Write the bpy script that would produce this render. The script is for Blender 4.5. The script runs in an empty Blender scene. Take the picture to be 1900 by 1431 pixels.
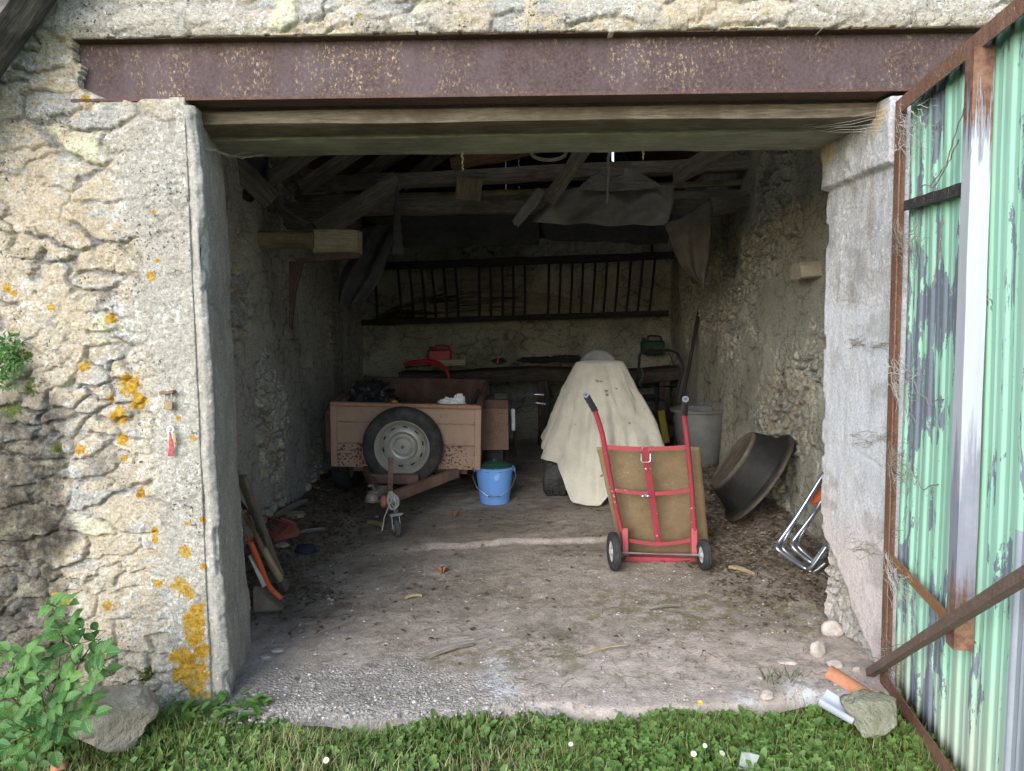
import bpy, bmesh, math, random
import numpy as np
from mathutils import Vector, Matrix, Euler
random.seed(7)
RAD = math.radians
S = bpy.context.scene
COL = S.collection

# ------------------------------------------------------------------ camera
CAM_H, PITCH, ROLL, FPX = 1.5, RAD(4.5), RAD(-0.75), 1370.0
camd = bpy.data.cameras.new('camera'); cam = bpy.data.objects.new('camera', camd); COL.objects.link(cam)
cam.matrix_world = Matrix.Translation((0, 0, CAM_H)) @ (Matrix.Rotation(math.pi/2-PITCH, 4, 'X') @ Matrix.Rotation(ROLL, 4, 'Z'))
camd.sensor_fit = 'HORIZONTAL'; camd.sensor_width = 36; camd.lens = FPX/1900*36
camd.clip_start = 0.05; camd.clip_end = 500
S.camera = cam
# ------------------------------------------------------------------ world, sun, exposure
SUN_EL, SUN_AZ = RAD(25), RAD(-152)
w = bpy.data.worlds.new('World'); S.world = w; w.use_nodes = True
nt = w.node_tree; bg = nt.nodes['Background']
sky = nt.nodes.new('ShaderNodeTexSky'); sky.sky_type = 'NISHITA'; sky.sun_disc = False
sky.sun_elevation = SUN_EL; sky.sun_rotation = SUN_AZ; sky.air_density = 1.0; sky.dust_density = 0.6; sky.ozone_density = 1.0
hs = nt.nodes.new('ShaderNodeHueSaturation'); hs.inputs['Saturation'].default_value = 0.9
nt.links.new(sky.outputs[0], hs.inputs['Color']); nt.links.new(hs.outputs[0], bg.inputs[0])
bg.inputs[1].default_value = 0.15
sl = bpy.data.lights.new('sun', 'SUN'); so = bpy.data.objects.new('sun', sl); COL.objects.link(so)
sl.energy = 1.45; sl.angle = RAD(42); sl.color = (1.0, 0.995, 0.985)
sdir = Vector((math.sin(SUN_AZ)*math.cos(SUN_EL), math.cos(SUN_AZ)*math.cos(SUN_EL), math.sin(SUN_EL)))
so.rotation_euler = sdir.to_track_quat('Z', 'Y').to_euler(); so.location = sdir*12
S.view_settings.view_transform = 'Standard'; S.view_settings.look = 'None'; S.view_settings.gamma = 1
S.view_settings.exposure = 1.33
try:
    S.cycles.max_bounces = 10; S.cycles.diffuse_bounces = 8
except Exception: pass

# ------------------------------------------------------------------ pixel -> place
_R = np.array(cam.matrix_world.to_3x3())
def ray(px, py): return _R @ np.array([(px-950)/FPX, (715.5-py)/FPX, -1.0])
def at(px, py, Y):
    d = ray(px, py); return Vector(np.array([0, 0, CAM_H]) + d*(Y/d[1]))
def onz(px, py, z):
    d = ray(px, py); return Vector(np.array([0, 0, CAM_H]) + d*((z-CAM_H)/d[2]))
# ------------------------------------------------------------------ numpy noise
def _h(ix, iy, iz, seed):
    n = (ix*374761393 + iy*668265263 + iz*2147483647 + seed*1274126177) & 0xffffffff
    n = ((n ^ (n >> 13))*1274126177) & 0xffffffff
    n = ((n ^ (n >> 16))*2246822519) & 0xffffffff
    return ((n ^ (n >> 15)) & 0xffffff)/float(0xffffff)
def vn(x, y, z=0.0, seed=0):
    x = np.asarray(x, float); y = np.asarray(y, float)+0*x; z = np.asarray(z, float)+0*x
    xi, yi, zi = np.floor(x).astype(np.int64), np.floor(y).astype(np.int64), np.floor(z).astype(np.int64)
    f = lambda t: t*t*t*(t*(t*6-15)+10)
    u, v, w_ = f(x-xi), f(y-yi), f(z-zi); r = 0
    for a in (0, 1):
        for b in (0, 1):
            for c in (0, 1):
                r = r + _h(xi+a, yi+b, zi+c, seed)*(u if a else 1-u)*(v if b else 1-v)*(w_ if c else 1-w_)
    return r
def fbm(x, y, z=0.0, o=4, seed=0, g=0.5):
    s, a, t, k = 0, 1.0, 0, 1.0
    for i in range(o):
        s = s + a*vn(np.asarray(x)*k, np.asarray(y)*k, np.asarray(z)*k, seed+i*17); t += a; a *= g; k *= 2.03
    return s/t
def sst(a, b, x):
    t = np.clip((x-a)/(b-a), 0, 1); return t*t*(3-2*t)
def voro(u, v, sx, sy, seed=0, ju=.42, jv=.36):
    a, b = u/sx, v/sy
    bi = np.floor(b).astype(np.int64)
    F1 = np.full(u.shape, 1e9); F2 = F1.copy(); ID = np.zeros(u.shape); DY = np.zeros(u.shape)
    for dj in (-1, 0, 1):
        j = bi+dj; off = (j & 1)*0.5+_h(j, j*0, j*0, seed+5)*.4
        ai = np.floor(a-off).astype(np.int64)
        for di in (-1, 0, 1):
            i = ai+di
            cx = i+.5+off+(_h(i, j, 0*j, seed)-.5)*2*ju; cy = j+.5+(_h(i, j, 0*j+1, seed)-.5)*2*jv
            wt = .75+.5*_h(i, j, 0*j+2, seed)
            d = np.sqrt((a-cx)**2+(b-cy)**2)/wt
            rid = _h(i, j, 0*j+3, seed)
            m = d < F1
            F2 = np.where(m, F1, np.minimum(F2, d)); ID = np.where(m, rid, ID); DY = np.where(m, b-cy, DY); F1 = np.where(m, d, F1)
    return DY, F2-F1, ID
# ------------------------------------------------------------------ materials
class NT:
    def __init__(s, name):
        s.m = bpy.data.materials.new(name); s.m.use_nodes = True; s.t = s.m.node_tree
        s.b = s.t.nodes['Principled BSDF']; s.tc = s.t.nodes.new('ShaderNodeTexCoord')
    def nd(s, k): return s.t.nodes.new(k)
    def put(s, sock, v):
        if v is None: return
        if isinstance(v, bpy.types.NodeSocket): s.t.links.new(v, sock)
        elif isinstance(v, (tuple, list)) and len(v) == 3 and sock.type == 'RGBA': sock.default_value = (*v, 1)
        else: sock.default_value = v
    def co(s, kind='Object', scale=(1, 1, 1), rot=(0, 0, 0)):
        src = s.attr(kind[1:], 'Vector') if kind[0] == '@' else s.tc.outputs[kind]
        n = s.nd('ShaderNodeMapping'); s.put(n.inputs[0], src); n.inputs['Scale'].default_value = scale; n.inputs['Rotation'].default_value = rot
        return n.outputs[0]
    def attr(s, name, out='Fac'):
        n = s.nd('ShaderNodeAttribute'); n.attribute_name = name; return n.outputs[out]
    def noise(s, scale=5, detail=4, rough=.6, vec=None, dist=0, out=0):
        n = s.nd('ShaderNodeTexNoise'); s.put(n.inputs['Vector'], vec if vec is not None else s.tc.outputs['Object'])
        n.inputs['Scale'].default_value = scale; n.inputs['Detail'].default_value = detail; n.inputs['Roughness'].default_value = rough; n.inputs['Distortion'].default_value = dist
        return n.outputs[out]
    def vor(s, scale=5, vec=None, feat='F1', out='Distance'):
        n = s.nd('ShaderNodeTexVoronoi'); n.feature = feat; s.put(n.inputs['Vector'], vec if vec is not None else s.tc.outputs['Object']); n.inputs['Scale'].default_value = scale
        return n.outputs[out]
    def ramp(s, fac, stops):
        n = s.nd('ShaderNodeValToRGB'); s.put(n.inputs[0], fac); e = n.color_ramp.elements
        while len(e) < len(stops): e.new(.5)
        for k, (p, c) in enumerate(stops):
            e[k].position = p; c = (c, c, c) if isinstance(c, (int, float)) else c; e[k].color = (*c, 1)
        return n.outputs[0]
    def mix(s, fac, a, b, mode='MIX'):
        n = s.nd('ShaderNodeMix'); n.data_type = 'RGBA'; n.blend_type = mode
        s.put(n.inputs[0], fac); s.put(n.inputs[6], a); s.put(n.inputs[7], b); return n.outputs[2]
    def math(s, op, a, b=0.0, clamp=False):
        n = s.nd('ShaderNodeMath'); n.operation = op; n.use_clamp = clamp; s.put(n.inputs[0], a); s.put(n.inputs[1], b); return n.outputs[0]
    def bump(s, h, strength=.5, dist=.01, nrm=None):
        n = s.nd('ShaderNodeBump'); n.inputs['Strength'].default_value = strength; n.inputs['Distance'].default_value = dist
        s.put(n.inputs['Height'], h); s.put(n.inputs['Normal'], nrm); return n.outputs[0]
    def out(s, col=None, rough=.8, metal=0, nrm=None, spec=.3, **k):
        s.put(s.b.inputs['Base Color'], col); s.put(s.b.inputs['Roughness'], rough); s.put(s.b.inputs['Metallic'], metal)
        s.put(s.b.inputs['Specular IOR Level'], spec); s.put(s.b.inputs['Normal'], nrm)
        for kk, v in k.items(): s.put(s.b.inputs[kk.replace('_', ' ')], v)
        return s.m

def m_stone(name, tint=(1, 1, 1), mortar=((.58, .455, .30), (.66, .565, .42)), stone=((.37, .375, .37), (.66, .65, .60)), white=.5, blk=.5):
    n = NT(name); T = lambda c: tuple(a*b for a, b in zip(c, tint))
    st, rn = n.attr('stone'), n.attr('rnd')
    big = n.noise(3.5, 3, .6); fine = n.noise(70, 5, .75); mid = n.noise(18, 5, .7, vec=n.co('Object', (1, 1, 2.2)))
    mo = n.mix(n.ramp(big, [(.35, 0), (.65, 1)]), T(mortar[0]), T(mortar[1]))
    mo = n.mix(n.ramp(fine, [(.3, .55), (.7, 0)]), mo, T((.40, .34, .26)), 'MIX')
    so_ = n.mix(rn, T(stone[0]), T(stone[1]))
    so_ = n.mix(n.ramp(mid, [(.38, .7), (.62, 0)]), so_, T((.30, .27, .23)))
    so_ = n.mix(n.math('MULTIPLY', n.ramp(rn, [(.62, 0), (.72, 1)]), n.ramp(mid, [(.4, 0), (.6, .8)])), so_, T((.62, .44, .20)))
    so_ = n.mix(n.math('MULTIPLY', n.ramp(rn, [(.10, 1), (.16, 0)]), .8), so_, T((.74, .70, .46)))
    so_ = n.mix(n.math('MULTIPLY', n.ramp(rn, [(.30, 0), (.32, 1), (.40, 1), (.42, 0)]), .7), so_, T((.62, .50, .40)))
    c = n.mix(st, mo, so_)
    ce = n.attr('cement'); c = n.mix(ce, c, n.mix(fine, T((.33, .32, .29)), T((.58, .54, .47))))
    # pale crusty lichen and black specks
    wl = n.math('MULTIPLY', n.ramp(n.noise(42, 4, .8), [(.53, 0), (.6, 1)]), n.ramp(n.noise(5, 3, .6, vec=n.co('Object', (1.3, 1, 1))), [(.42, 0), (.6, white*1.6)]))
    c = n.mix(n.math('MULTIPLY', wl, .85), c, T((.74, .73, .69)))
    bs = n.math('MULTIPLY', n.ramp(n.noise(60, 3, .7, vec=n.co('Object', (1, 1, 1), (1, 2, 3))), [(.58, 0), (.64, 1)]), n.ramp(n.noise(4.3, 3, .6, vec=n.co('Object', (1, 1, 1), (2, 1, 0))), [(.5, 0), (.62, blk*1.6)]))
    c = n.mix(bs, c, T((.07, .068, .06)))
    g1 = n.noise(95, 4, .85); c = n.mix(n.ramp(g1, [(.36, .75), (.47, 0)]), c, T((.17, .145, .115)))
    c = n.mix(n.ramp(g1, [(.55, 0), (.66, .75)]), c, T((.86, .82, .74)))
    g2 = n.noise(24, 5, .8, vec=n.co('Object', (1, 1, 2.6))); c = n.mix(n.ramp(g2, [(.34, .6), (.45, 0)]), c, T((.24, .20, .155)))
    c = n.mix(n.ramp(g2, [(.56, 0), (.68, .55)]), c, T((.80, .75, .66)))
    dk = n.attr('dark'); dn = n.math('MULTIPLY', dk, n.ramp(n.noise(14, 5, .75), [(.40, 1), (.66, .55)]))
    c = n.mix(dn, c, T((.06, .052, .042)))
    ms = n.math('GREATER_THAN', n.math('ADD', n.attr('moss'), n.math('MULTIPLY', n.noise(38, 4, .8), .7)), .92)
    c = n.mix(ms, c, n.mix(n.noise(90, 2, .6), (.05, .07, .015), (.16, .19, .05)))
    lf = n.noise(55, 4, .75); lk = n.ramp(n.math('ADD', n.math('MULTIPLY', n.attr('lichen'), .50), n.math('MULTIPLY', n.math('ADD', lf, n.noise(17, 6, .8)), .62)), [(.955, 0), (.985, 1)])
    lc = n.mix(n.ramp(n.noise(60, 4, .8), [(.35, 0), (.65, 1)]), (.30, .13, .012), (.66, .42, .06)); lc = n.mix(n.ramp(n.noise(13, 5, .8), [(.52, 0), (.62, .6)]), lc, (.50, .46, .26)); c = n.mix(lk, c, lc)
    b = n.bump(n.math('ADD', n.noise(130, 4, .8), n.math('MULTIPLY', n.noise(34, 6, .75), 2.4)), 1.0, .006)
    return n.out(c, .93, nrm=b, spec=.15)

def m_wood(name, c0, c1, c2=None, coord='@gl', sc=(1.2, 16, 16), rough=.85, bump=.6, dust=None, weath=None):
    n = NT(name); v = n.co(coord, sc)
    g = n.noise(2.6, 6, .7, vec=v, dist=1.2); g2 = n.noise(9, 4, .7, vec=v)
    c = n.mix(n.ramp(g, [(.32, 0), (.68, 1)]), c0, c1)
    c = n.mix(n.ramp(g2, [(.35, .65), (.6, 0)]), c, tuple(x*.45 for x in c0))
    if c2: c = n.mix(n.ramp(n.noise(5, 4, .7, vec=n.co('Object')), [(.45, 0), (.65, .8)]), c, c2)
    if dust:
        geo = n.nd('ShaderNodeNewGeometry'); sep = n.nd('ShaderNodeSeparateXYZ'); n.t.links.new(geo.outputs['Normal'], sep.inputs[0])
        c = n.mix(n.ramp(sep.outputs[2], [(.3, 0), (.9, .8)]), c, dust)
    b = n.bump(n.math('ADD', g, n.math('MULTIPLY', g2, .6)), bump, .006)
    return n.out(c, rough, nrm=b, spec=.2)

def m_rust(name, c0=(.10, .045, .03), c1=(.22, .10, .06), c2=(.16, .10, .09), sp=(.50, .36, .2), spk=.5, rough=.75, sc=1.0):
    n = NT(name)
    a = n.noise(9*sc, 6, .7); f = n.noise(75*sc, 4, .75)
    c = n.mix(n.ramp(a, [(.35, 0), (.65, 1)]), c0, c2); c = n.mix(n.ramp(f, [(.42, 0), (.66, 1)]), c, c1)
    k = n.math('MULTIPLY', n.ramp(n.noise(95*sc, 4, .8, vec=n.co('Object', (1, 1, .6))), [(.54, 0), (.66, .8)]), n.ramp(n.noise(3.2*sc, 5, .8, vec=n.co('Object', (1, 1, .6))), [(.46, 0), (.62, spk*2)]))
    c = n.mix(n.ramp(n.noise(5*sc, 4, .7, vec=n.co('Object', (1, 1, .25))), [(.5, 0), (.68, .45)]), c, tuple(x*1.9 for x in c2))
    c = n.mix(k, c, sp)
    return n.out(c, rough, .15, n.bump(n.math('ADD', f, a), .5, .003), .3)

def m_paint(name, col, dirt=(.12, .10, .08), amt=.35, rough=.45, chips=None, chipcol=(.09, .035, .025), metal=0, bumpd=.0015, spec=.4):
    n = NT(name)
    a = n.noise(6, 6, .7); c = n.mix(n.ramp(a, [(.4, 0), (.75, amt)]), col, dirt)
    c = n.mix(n.ramp(n.noise(120, 3, .7), [(.4, .18), (.6, 0)]), c, dirt)
    r = n.ramp(n.noise(25, 4, .7), [(.3, rough*.8), (.7, min(1, rough*1.4))])
    if chips:
        k = n.math('ADD', n.noise(55, 3, .6), n.math('MULTIPLY', n.noise(3, 3, .6), .5))
        k = n.ramp(k, [(chips, 0), (chips+.02, 1)]); c = n.mix(k, c, chipcol)
    return n.out(c, r, metal, n.bump(n.noise(60, 4, .7), .3, bumpd), spec)

def m_plain(name, c0, c1, sc=20, rough=.8, metal=0, bump=.3, bd=.002, spec=.3, det=5, vec=None, **k):
    n = NT(name); f = n.noise(sc, det, .7, vec=(n.co('Object', vec) if vec else None))
    return n.out(n.mix(n.ramp(f, [(.3, 0), (.7, 1)]), c0, c1), rough, metal, n.bump(n.noise(sc*3, 4, .7), bump, bd), spec, **k)

def m_leaf(name, c0, c1, c2=None, rough=.5):
    n = NT(name); rn = n.attr('rnd')
    c = n.mix(rn, c0, c1)
    if c2: c = n.mix(n.ramp(rn, [(.86, 0), (.9, 1)]), c, c2)
    c = n.mix(n.ramp(n.noise(14, 3, .6), [(.35, .35), (.65, 0)]), c, tuple(x*.5 for x in c0))
    m = n.out(c, rough, spec=.35); b = n.b
    tr = n.nd('ShaderNodeBsdfTranslucent'); n.t.links.new(c, tr.inputs[0])
    mx = n.nd('ShaderNodeMixShader'); mx.inputs[0].default_value = .3
    n.t.links.new(b.outputs[0], mx.inputs[1]); n.t.links.new(tr.outputs[0], mx.inputs[2])
    n.t.links.new(mx.outputs[0], n.t.nodes['Material Output'].inputs[0]); return m
# ------------------------------------------------------------------ mesh builder
OFF = {}
def tag(o, label=None, cat=None, group=None, kind=None):
    if label: o['label'] = label
    if cat: o['category'] = cat
    if group: o['group'] = group
    if kind: o['kind'] = kind
    return o
def empty(name, loc, label, cat, group=None):
    o = bpy.data.objects.new(name, None); COL.objects.link(o); o.location = Vector(loc); o.empty_display_size = .1
    OFF[o] = Vector(loc); return tag(o, label, cat, group)
def frame_of(d, up=Vector((0, 0, 1))):
    d = Vector(d).normalized()
    if abs(d.dot(up)) > .97: up = Vector((0, 1, 0))
    x = d.cross(up).normalized(); y = x.cross(d).normalized(); return x, y, d
class MB:
    def __init__(s): s.v = []; s.f = []; s.a = {}; s.gl = []; s.M = None
    def add(s, vs, fs, gl=None):
        o = len(s.v)
        s.v += [(s.M @ Vector(p)) if s.M else Vector(p) for p in vs]; s.f += [tuple(i+o for i in f) for f in fs]
        s.gl += list(gl) if gl is not None else [tuple(p) for p in vs]
        return s
    def box(s, c, size, rot=None):
        c = Vector(c); h = Vector(size)/2; R = Euler(rot).to_matrix() if rot else Matrix.Identity(3)
        vs = [c+R @ Vector((x*h.x, y*h.y, z*h.z)) for x in (-1, 1) for y in (-1, 1) for z in (-1, 1)]
        return s.add(vs, [(0, 1, 3, 2), (4, 6, 7, 5), (0, 4, 5, 1), (2, 3, 7, 6), (0, 2, 6, 4), (1, 5, 7, 3)])
    def beam(s, a, b, w_, h_, n=10, rough=.006, seed=0, up=Vector((0, 0, 1)), taper=0, bow=0, wane=.12):
        """sawn or hewn timber from a to b: w_ across, h_ along up"""
        a, b = Vector(a), Vector(b); x, y, d = frame_of(b-a, up); L = (b-a).length
        prof = []
        for (sx, sy) in ((-1, -1), (1, -1), (1, 1), (-1, 1)):
            k = wane
            if sx*sy > 0: prof += [(sx*(1-k), sy) if 0 else (sx, sy*(1-k)), (sx*(1-k), sy)]
            else: prof += [(sx*(1-k), sy), (sx, sy*(1-k))]
        m = len(prof); vs, gl = [], []
        r = random.Random(seed+int(L*1000)); ph = r.random()*50
        for i in range(n+1):
            t = i/n; sc = 1-taper*t; c = a+d*(L*t)+y*(bow*math.sin(math.pi*t))
            for k, (px, py) in enumerate(prof):
                nz = (float(vn(t*L*4+ph, k*1.7, seed))-.5)*2*rough; nz2 = (float(vn(t*L*4+ph, k*1.7+20, seed))-.5)*2*rough
                if i in (0, n): nz *= 1.5
                vs.append(c+x*(px*w_/2*sc+nz)+y*(py*h_/2*sc+nz2)); gl.append((t*L+ph, px*w_/2+ph*.1, py*h_/2))
        fs = [(i*m+k, i*m+(k+1) % m, (i+1)*m+(k+1) % m, (i+1)*m+k) for i in range(n) for k in range(m)]
        fs += [tuple(range(m-1, -1, -1)), tuple(n*m+k for k in range(m))]
        return s.add(vs, fs, gl)
    def tube(s, pts, r, seg=8, cap=True, closed=False):
        pts = [Vector(p) for p in pts]; n = len(pts); R = r if isinstance(r, (list, tuple)) else [r]*n
        vs, gl, L = [], [], 0; px = None
        for i, p in enumerate(pts):
            if closed: d = pts[(i+1) % n]-pts[i-1]
            else: d = pts[min(i+1, n-1)]-pts[max(i-1, 0)]
            if i: L += (p-pts[i-1]).length
            d.normalize()
            if px is None: x, y, _ = frame_of(d)
            else:
                x = (px-d*px.dot(d)); x = x.normalized() if x.length > 1e-6 else frame_of(d)[0]; y = d.cross(x)
            px = x
            for k in range(seg):
                a = 2*math.pi*k/seg; vs.append(p+x*(math.cos(a)*R[i])+y*(math.sin(a)*R[i])); gl.append((L, math.cos(a)*R[i]+p.x*.0, math.sin(a)*R[i]))
        m = n if closed else n-1
        fs = [(i*seg+k, i*seg+(k+1) % seg, ((i+1) % n)*seg+(k+1) % seg, ((i+1) % n)*seg+k) for i in range(m) for k in range(seg)]
        if cap and not closed: fs += [tuple(range(seg-1, -1, -1)), tuple((n-1)*seg+k for k in range(seg))]
        return s.add(vs, fs, gl)
    def lathe(s, prof, seg=32, M=None, closed=False, fn=None):
        M = M or Matrix.Identity(4); vs = []
        for (r, z) in prof:
            for k in range(seg):
                a = 2*math.pi*k/seg; rr = r*(fn(a, z) if fn else 1); vs.append(M @ Vector((rr*math.cos(a), rr*math.sin(a), z)))
        n = len(prof); m = n if closed else n-1
        fs = [(i*seg+k, i*seg+(k+1) % seg, ((i+1) % n)*seg+(k+1) % seg, ((i+1) % n)*seg+k) for i in range(m) for k in range(seg)]
        if not closed:
            if prof[-1][0] > 1e-5: fs.append(tuple((n-1)*seg+k for k in range(seg)))
        return s.add(vs, fs)
    def prism(s, outline, y0, y1, ax='y'):
        """outline of (x,z) pulled from y0 to y1"""
        n = len(outline); q = (lambda p, y: (p[0], y, p[1])) if ax == 'y' else ((lambda p, y: (y, p[0], p[1])) if ax == 'x' else (lambda p, y: (p[0], p[1], y)))
        vs = [q(p, y0) for p in outline]+[q(p, y1) for p in outline]
        fs = [tuple(range(n)), tuple(range(2*n-1, n-1, -1))]+[(i, (i+1) % n, n+(i+1) % n, n+i)[::-1] for i in range(n)]
        return s.add(vs, fs)
    def grid(s, fn, nu, nv, closeu=False):
        vs = [fn(i/nu, j/nv) for j in range(nv+1) for i in range(nu+(0 if closeu else 1))]
        W = nu if closeu else nu+1
        fs = [(j*W+i, j*W+(i+1) % W, (j+1)*W+(i+1) % W, (j+1)*W+i) for j in range(nv) for i in range(nu)]
        return s.add(vs, fs)
    def blob(s, c, r, seed=0, amp=.15, fr=2.0, sub=3, flat=0, facet=0):
        bm = bmesh.new(); bmesh.ops.create_icosphere(bm, subdivisions=sub, radius=1)
        P = np.array([v.co[:] for v in bm.verts]); fs = [tuple(v.index for v in f.verts) for f in bm.faces]; bm.free()
        d = 1+amp*2*(fbm(P[:, 0]*fr+9, P[:, 1]*fr+seed*3.1, P[:, 2]*fr, 4, seed)-.5)
        if facet:
            rr = np.random.RandomState(seed)
            for k in range(facet):
                q = rr.randn(3); q /= np.linalg.norm(q); dd = P @ q; lim = rr.uniform(.62, .85)
                d = np.where(dd*d > lim, lim/np.maximum(dd, 1e-3), d)
        P = P*d[:, None]*np.array(r)
        if flat: P[:, 2] = np.maximum(P[:, 2], -flat)
        return s.add([Vector(p)+Vector(c) for p in P], fs)
    def build(s, name, mat, parent=None, smooth=True, bevel=0, solid=0, sub=0, origin=None, keep=False):
        if parent is not None: off = OFF[parent]
        elif origin is not None: off = Vector(origin)
        else:
            A = np.array([v[:] for v in s.v]); off = Vector(((A[:, 0].min()+A[:, 0].max())/2, (A[:, 1].min()+A[:, 1].max())/2, A[:, 2].min()))
        me = bpy.data.meshes.new(name); me.from_pydata([v-off for v in s.v], [], s.f); me.update()
        at_ = me.attributes.new('gl', 'FLOAT_VECTOR', 'POINT'); at_.data.foreach_set('vector', np.array([tuple(g) for g in s.gl], np.float32).ravel())
        for k, arr in s.a.items():
            q = me.attributes.new(k, 'FLOAT', 'POINT'); q.data.foreach_set('value', np.asarray(arr, np.float32))
        if mat: me.materials.append(mat)
        me.polygons.foreach_set('use_smooth', [smooth]*len(me.polygons))
        bm = bmesh.new(); bm.from_mesh(me); bmesh.ops.recalc_face_normals(bm, faces=bm.faces)
        if smooth:
            for e in bm.edges:
                if len(e.link_faces) == 2 and e.calc_face_angle(0) > RAD(38): e.smooth = False
        bm.to_mesh(me); bm.free()
        o = bpy.data.objects.new(name, me); COL.objects.link(o); OFF[o] = off
        if parent is not None: o.parent = parent
        else: o.location = off
        if bevel:
            b = o.modifiers.new('b', 'BEVEL'); b.width = bevel; b.segments = 2; b.limit_method = 'ANGLE'; b.angle_limit = RAD(40)
        if solid:
            b = o.modifiers.new('s', 'SOLIDIFY'); b.thickness = solid; b.offset = 0
        if sub:
            b = o.modifiers.new('u', 'SUBSURF'); b.levels = sub; b.render_levels = sub
        return o
def fastmesh(name, V, F, mat, attrs={}, smooth=True, parent=None, off=Vector((0, 0, 0))):
    """V (n,3), F (m,4) or (m,3) numpy arrays"""
    me = bpy.data.meshes.new(name); n, m, k = len(V), len(F), F.shape[1]
    if parent is not None: off = OFF[parent]
    me.vertices.add(n); me.vertices.foreach_set('co', (V-np.array(off)).astype(np.float32).ravel())
    me.loops.add(m*k); me.loops.foreach_set('vertex_index', F.astype(np.int32).ravel())
    me.polygons.add(m); me.polygons.foreach_set('loop_start', np.arange(0, m*k, k, dtype=np.int32))
    me.update(calc_edges=True); me.polygons.foreach_set('use_smooth', np.full(m, smooth))
    for a, arr in attrs.items():
        q = me.attributes.new(a, 'FLOAT', 'POINT'); q.data.foreach_set('value', np.asarray(arr, np.float32).ravel())
    if mat: me.materials.append(mat)
    me.validate(); o = bpy.data.objects.new(name, me); COL.objects.link(o); OFF[o] = Vector(off)
    if parent is not None: o.parent = parent
    else: o.location = off
    return o
def gridF(nu, nv):
    i, j = np.meshgrid(np.arange(nu-1), np.arange(nv-1), indexing='ij'); a = i*nv+j
    return np.stack([a, a+nv, a+nv+1, a+1], -1).reshape(-1, 4)
def curve_pts(P, n=8):
    """smooth curve through points"""
    P = [Vector(p) for p in P]; out = []
    for i in range(len(P)-1):
        a, b, c, d = P[max(i-1, 0)], P[i], P[i+1], P[min(i+2, len(P)-1)]
        for k in range(n):
            t = k/n; out.append(.5*((2*b)+(c-a)*t+(2*a-5*b+4*c-d)*t*t+(3*b-a-3*c+d)*t**3))
    out.append(P[-1]); return out

# ------------------------------------------------------------------ levels
YF, YI, YB, XL, XR = 2.90, 3.48, 8.80, -1.80, 1.92
STEPY = 4.78
def floorz(x, y):
    x, y = np.asarray(x, float), np.asarray(y, float)
    edge = STEPY+.035*(vn(x*3, 0*x, 0, 5)-.5)*2
    z = .025+.022*x+.02*(y-YF)+.030*sst(edge-.02-.35*sst(-.5, -1.0, x)-.35*sst(.7, 1.1, x), edge+.02, y)
    z = z+.02*(fbm(x*1.7, y*1.7, 0, 3, 3)-.5)
    # litter heaped along the walls
    z = z+.05*sst(1.25, 1.9, x)*sst(3.5, 4.2, y)*(.5+fbm(x*4, y*4, 0, 3, 9))+.05*sst(-1.1, -1.75, x)*(.5+fbm(x*4, y*4, 0, 3, 8))*sst(3.4, 4.0, y)
    return z
def fz(x, y): return float(floorz(x, y))
def groundz(x, y):
    x, y = np.asarray(x, float), np.asarray(y, float)
    return -.03+.022*x+.02*(fbm(x*2.2, y*2.2, 0, 3, 31)-.5)
def gz(x, y): return float(groundz(x, y))
# ------------------------------------------------------------------ stone walls
def stonefield(u, v, sx, sy, seed, mort=.35, amp=1.0, crev=.5):
    wu = u+.06*(fbm(u*6, v*6, 0, 3, seed+1)-.5)*2+.045*(fbm(u*20, v*20, 0, 4, seed+2, .62)-.5)
    wv = v+.035*(fbm(u*5, v*7, 3, 3, seed+3)-.5)*2+.040*(fbm(u*22, v*26, 0, 4, seed+4, .62)-.5)
    F1, E, ID = voro(wu, wv, sx, sy, seed)
    ed = E*min(sx, sy)
    F1b, Eb, IDb = voro(wu+3.3, wv+1.7, sx*.55, sy*.62, seed+50); sm = fbm(u*1.9, v*2.6, 5, 3, seed+51) > .53
    ed = np.where(sm, Eb*min(sx, sy)*.6, ed); ID = np.where(sm, IDb, ID); F1 = np.where(sm, F1b, F1)
    strata = fbm(u*7+ID*31, v*46+ID*17, ID*9, 4, seed+6)
    hs = sst(0, .018, ed)*(.008+.014*_h((ID*9973).astype(np.int64), 0*(ID > 2).astype(np.int64), 0*(ID > 2).astype(np.int64), seed+9))
    hs = hs-np.clip(F1, -.6, .6)*.016*sst(0, .02, ed)+(strata-.5)*.022*sst(0, .02, ed)+(fbm(u*26, v*34, 0, 5, seed+8, .66)-.5)*.030
    lo = fbm(u*2.2, v*2.2, 0, 3, seed+11)
    hm = .002+.026*(lo-.5)*2.0+.024*mort+(fbm(u*24, v*24, 1, 6, seed+12, .68)-.5)*.034
    cv = sst(.018, .0, ed)*sst(.62-crev*.25, .70-crev*.25, fbm(u*5, v*5, 7, 3, seed+13))
    hm = hm-cv*.05-.016*np.exp(-(ed/.007)**2)*sst(.40, .52, fbm(u*3.1, v*4.2, 2, 3, seed+15))
    st = np.clip((hs-hm)/.004+.5, 0, 1); h = np.maximum(hs, hm)-cv*.01-.012*np.exp(-(ed/.006)**2)*sst(.46, .56, fbm(u*3.4, v*4.9, 6, 3, seed+16))
    return h*amp, st, ID, cv
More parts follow.
